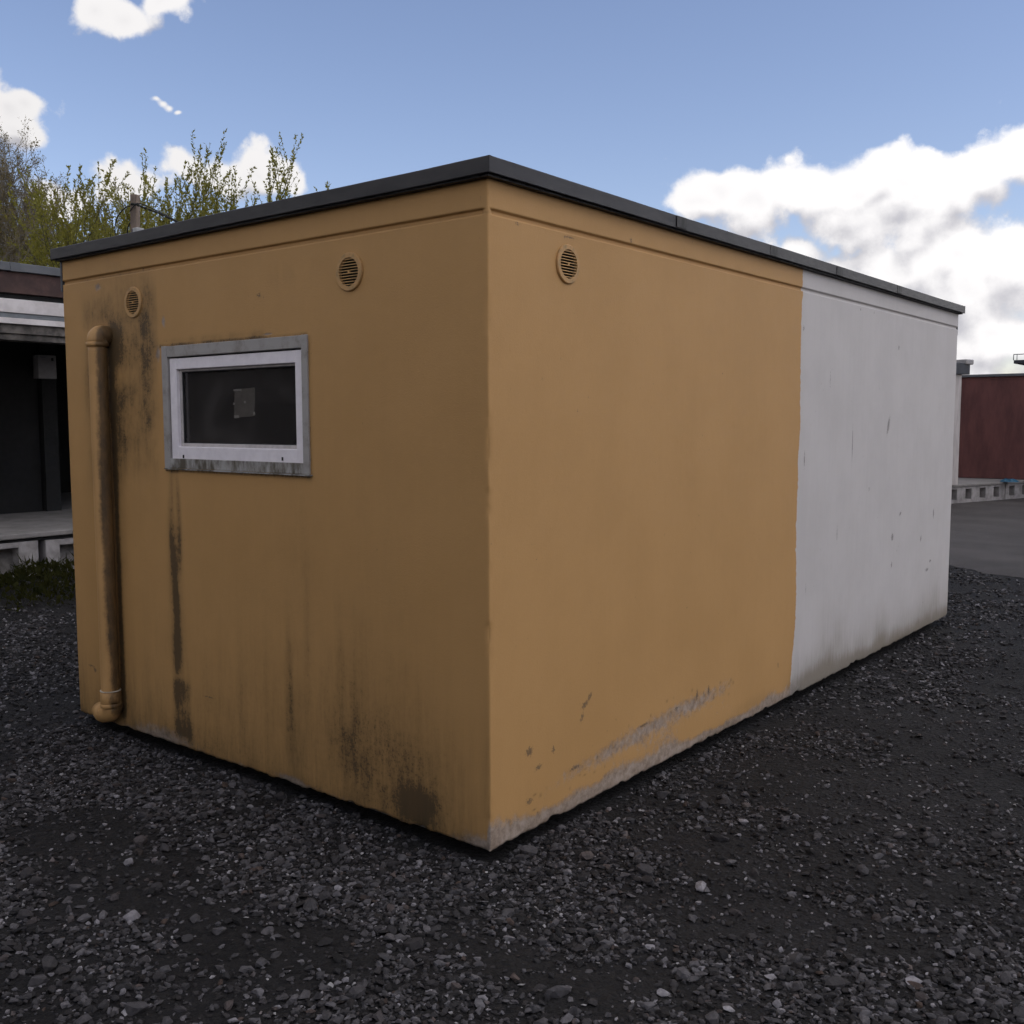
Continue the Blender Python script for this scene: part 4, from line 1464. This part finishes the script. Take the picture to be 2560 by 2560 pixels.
def tubes_mesh(name, segs, sides=4):
    P0_ = np.array([s[0] for s in segs]); P1_ = np.array([s[1] for s in segs])
    R0 = np.array([s[2] for s in segs]); R1 = np.array([s[3] for s in segs])
    D = P1_ - P0_
    D /= np.linalg.norm(D, axis=1)[:, None] + 1e-9
    ref = np.where(np.abs(D[:, 2:3]) < 0.9, np.array([[0, 0, 1.0]]), np.array([[1.0, 0, 0]]))
    U = np.cross(D, ref); U /= np.linalg.norm(U, axis=1)[:, None]
    V = np.cross(D, U)
    a = np.arange(sides) * 2 * math.pi / sides
    ca, sa = np.cos(a), np.sin(a)
    ring = U[:, None, :] * ca[None, :, None] + V[:, None, :] * sa[None, :, None]
    A = P0_[:, None, :] + ring * R0[:, None, None]
    B = P1_[:, None, :] + ring * R1[:, None, None]
    verts = np.concatenate([A, B], 1).reshape(-1, 3)
    n = len(segs)
    base = (np.arange(n) * 2 * sides)[:, None]
    k = np.arange(sides)[None, :]
    k2 = (k + 1) % sides
    quads = np.stack([base + k, base + k2, base + sides + k2, base + sides + k], -1).reshape(-1, 4)
    return np_mesh(name, verts, quads, smooth=True)


def leaves_mesh(name, pos, dirs, ln, wd, seed):
    r = np.random.default_rng(seed)
    n = len(pos)
    D = dirs / (np.linalg.norm(dirs, axis=1)[:, None] + 1e-9)
    X = r.standard_normal((n, 3))
    U = np.cross(D, X); U /= np.linalg.norm(U, axis=1)[:, None] + 1e-9
    Wv = np.cross(D, U)
    ln = ln[:, None]; wd = wd[:, None]
    a = pos
    b = pos + D * ln * 0.5 + U * wd * 0.5 + Wv * ln * 0.06
    c = pos + D * ln
    d = pos + D * ln * 0.5 - U * wd * 0.5 + Wv * ln * 0.06
    V = np.stack([a, b, c, d], 1).reshape(-1, 3)
    q = np.arange(n * 4).reshape(n, 4)
    me = np_mesh(name, V, q, smooth=False)
    set_attr(me, 'rnd', np.repeat(r.random(n), 4))
    return me


def norm(v):
    return v / (np.linalg.norm(v) + 1e-9)


def grow(segs, tips, p, d, length, rad, level, spec, r):
    sp = spec[level]
    nseg = sp['seg']
    pts_ = [p]
    dd = d
    for i in range(nseg):
        dd = norm(dd + r.standard_normal(3) * sp['wob'] + np.array([0, 0, sp['up']]))
        pts_.append(pts_[-1] + dd * length / nseg)
    for i in range(nseg):
        f0, f1 = i / nseg, (i + 1) / nseg
        segs.append((pts_[i], pts_[i + 1], rad * (1 - 0.75 * f0), rad * (1 - 0.75 * f1)))
    if level >= sp.get('leaf', 99) or level == len(spec) - 1:
        tips.append((pts_, length))
    if level == len(spec) - 1:
        return
    nc = sp['n']
    for k in range(nc):
        f = sp['from'] + (1 - sp['from']) * (k + r.random()) / nc
        j = min(int(f * nseg), nseg - 1)
        q = pts_[j] + (pts_[j + 1] - pts_[j]) * (f * nseg - j)
        base = norm(pts_[j + 1] - pts_[j])
        az = r.random() * 6.283 + k * 2.4
        side = norm(np.cross(base, np.array([math.cos(az), math.sin(az), 0.15])))
        ang = sp['ang'] * (0.7 + 0.6 * r.random())
        nd = norm(base * math.cos(ang) + side * math.sin(ang))
        grow(segs, tips, q, nd, length * sp['len'] * (0.65 + 0.6 * r.random()) * (1.1 - 0.45 * f), rad * 0.55 * (1.05 - 0.5 * f), level + 1, spec, r)


def tree(base, height, kind, seed, label, group, stems=1):
    r = np.random.default_rng(seed)
    segs, tips = [], []
    base = np.array(base, float)
    if kind == 'bare':
        spec = [dict(seg=10, wob=.05, up=.04, n=26, ang=.55, len=.46, **{'from': .18}),
                dict(seg=7, wob=.09, up=.10, n=13, ang=.50, len=.45, **{'from': .12}),
                dict(seg=5, wob=.12, up=.10, n=8, ang=.50, len=.50, **{'from': .10}),
                dict(seg=3, wob=.16, up=.10, n=5, ang=.55, len=.60, **{'from': .15}),
                dict(seg=2, wob=.2, up=.08)]
        bark, leaf = M['bark'], M['leaf_bud']
        per, lsz = 2, (0.04, 0.06)
    elif kind == 'mid':
        spec = [dict(seg=8, wob=.06, up=.05, n=26, ang=.60, len=.50, **{'from': .15}),
                dict(seg=6, wob=.10, up=.14, n=9, ang=.55, len=.48, **{'from': .12}),
                dict(seg=4, wob=.13, up=.14, n=7, ang=.5, len=.55, **{'from': .10}),
                dict(seg=3, wob=.16, up=.12)]
        bark, leaf = M['bark'], M['leaf_mid']
        per, lsz = 14, (0.05, 0.085)
    else:
        spec = [dict(seg=8, wob=.06, up=.05, n=13, ang=.50, len=.44, **{'from': .16}),
                dict(seg=6, wob=.08, up=.08, n=9, ang=.48, len=.62, **{'from': .12}),
                dict(seg=5, wob=.09, up=.10)]
        bark, leaf = M['bark_g'], M['leaf_willow']
        per, lsz = 44, (0.06, 0.105)
    for s in range(stems):
        if stems == 1:
            d = norm(np.array([0.02, 0.03, 1.0]))
            o = base
        else:
            a = s * 6.283 / stems + r.random() * 0.8
            sp_ = 0.20 + 0.55 * r.random()
            d = norm(np.array([math.cos(a) * sp_, math.sin(a) * sp_, 1.0]))
            o = base + np.array([math.cos(a), math.sin(a), 0]) * 0.18
        grow(segs, tips, o, d, height * (0.80 + 0.2 * r.random()) * (0.84 if stems > 1 else 0.82), (0.085 if stems == 1 else 0.05) * height / 9, 0, spec, r)
    zmax = max(float(q[0][-1][2]) for q in tips) - base[2]
    k_ = height / zmax
    ctr = np.mean([q[0][-1] for q in tips], axis=0) - base
    ctr[2] = 0.0

    def fit(q):
        q = np.asarray(q) - base
        return base + (q - ctr * np.clip(q[..., 2:3] / zmax, 0, 1)) * k_
    segs = [(fit(a), fit(b), ra * k_, rb * k_) for a, b, ra, rb in segs]
    tips = [(fit(np.array(q)), ln) for q, ln in tips]
    t = empty("tree", tuple(base), label, "tree", group)
    o = link("trunk", tubes_mesh("trunk", segs, 3), bark, t)
    lp, ld = [], []
    for (pp, ln) in tips:
        pp = np.array(pp)
        k = per
        u = r.random(k) * (len(pp) - 1)
        j = np.minimum(u.astype(int), len(pp) - 2)
        f = (u - j)[:, None]
        q = pp[j] * (1 - f) + pp[j + 1] * f
        dd = pp[j + 1] - pp[j]
        dd = dd / (np.linalg.norm(dd, axis=1)[:, None] + 1e-9)
        lp.append(q)
        ld.append(dd * 0.9 + r.standard_normal((k, 3)) * 0.55)
    lp = np.concatenate(lp); ld = np.concatenate(ld)
    ls = lsz[0] + (lsz[1] - lsz[0]) * r.random(len(lp))
    link("crown", leaves_mesh("crown", lp, ld, ls, ls * (0.42 if kind == 'willow' else 0.5), seed + 1), leaf, t)
    return t


def ground_at(px, depth):
    d = RIGHT * (px - 1280) / FPX + FWD - UP * (1045 - 1280) / FPX
    p = CAM + d * depth
    return (p[0], p[1], -0.05)


GT = "trees behind the open module"
tree(ground_at(-70, 27), 9.8, 'bare', 611, "tall bare twiggy tree at the picture's left edge", GT)
tree(ground_at(72, 29), 10.0, 'bare', 612, "tall grey budding tree rising above the brown-fascia roof", GT)
tree(ground_at(190, 32), 9.3, 'mid', 613, "lower grey-green tree just right of the tall bare one", GT)
tree(ground_at(265, 31), 9.2, 'mid', 619, "lower grey-green tree directly left of the wooden stake", GT)
tree(ground_at(290, 26), 7.7, 'willow', 614, "low yellow-green shrubby tree left of the wooden stake", GT, 10)
tree(ground_at(190, 24), 6.0, 'willow', 618, "small yellow-green shrub over the cabin roof's left end", GT, 6)
tree(ground_at(405, 26), 9.0, 'willow', 615, "tall yellow-green tree directly behind the wooden stake", GT, 11)
tree(ground_at(498, 28), 8.4, 'willow', 621, "yellow-green tree between the stake's tree and the rightmost one", GT, 9)
tree(ground_at(590, 27), 9.1, 'willow', 616, "rightmost leafy green tree above the cabin roof", GT, 11)

# weeds along the open module's base
r8 = np.random.default_rng(88)
nw = 15000
wx = -8.45 + 2.1 * r8.random(nw) ** 1.25
wy = -3.0 + 8.0 * r8.random(nw)
tuft = fbm(wx * 3.1, wy * 3.1, 301, 3)
hgt = (0.04 + 0.20 * sstep(tuft, 0.35, 0.75)) * (1 - 0.8 * sstep(wx, -7.6, -6.4))
k = r8.random(nw) < (0.10 + 1.3 * sstep(tuft, 0.3, 0.6)) * (1 - 0.85 * sstep(wx, -7.2, -6.4))
wx, wy, hgt = wx[k], wy[k], hgt[k]
nw = len(wx)
zz = hgt * r8.random(nw) ** 0.8
wp = np.stack([wx, wy, np.zeros(nw) + zz * 0.7], -1)
wd_ = np.stack([r8.standard_normal(nw) * 0.7, r8.standard_normal(nw) * 0.7, 0.5 + r8.random(nw)], -1)
blade = r8.random(nw) < .6
wl = np.where(blade, 0.06 + 0.12 * r8.random(nw), 0.04 + 0.06 * r8.random(nw))
wl = np.minimum(wl, 0.05 + hgt)
weeds = link("weeds", leaves_mesh("weeds", wp, wd_, wl, wl * np.where(blade, .07, .55), 89), M['weed'])
tag(weeds, "dark low weeds and grass along the open module's base", "weeds", kind='stuff')
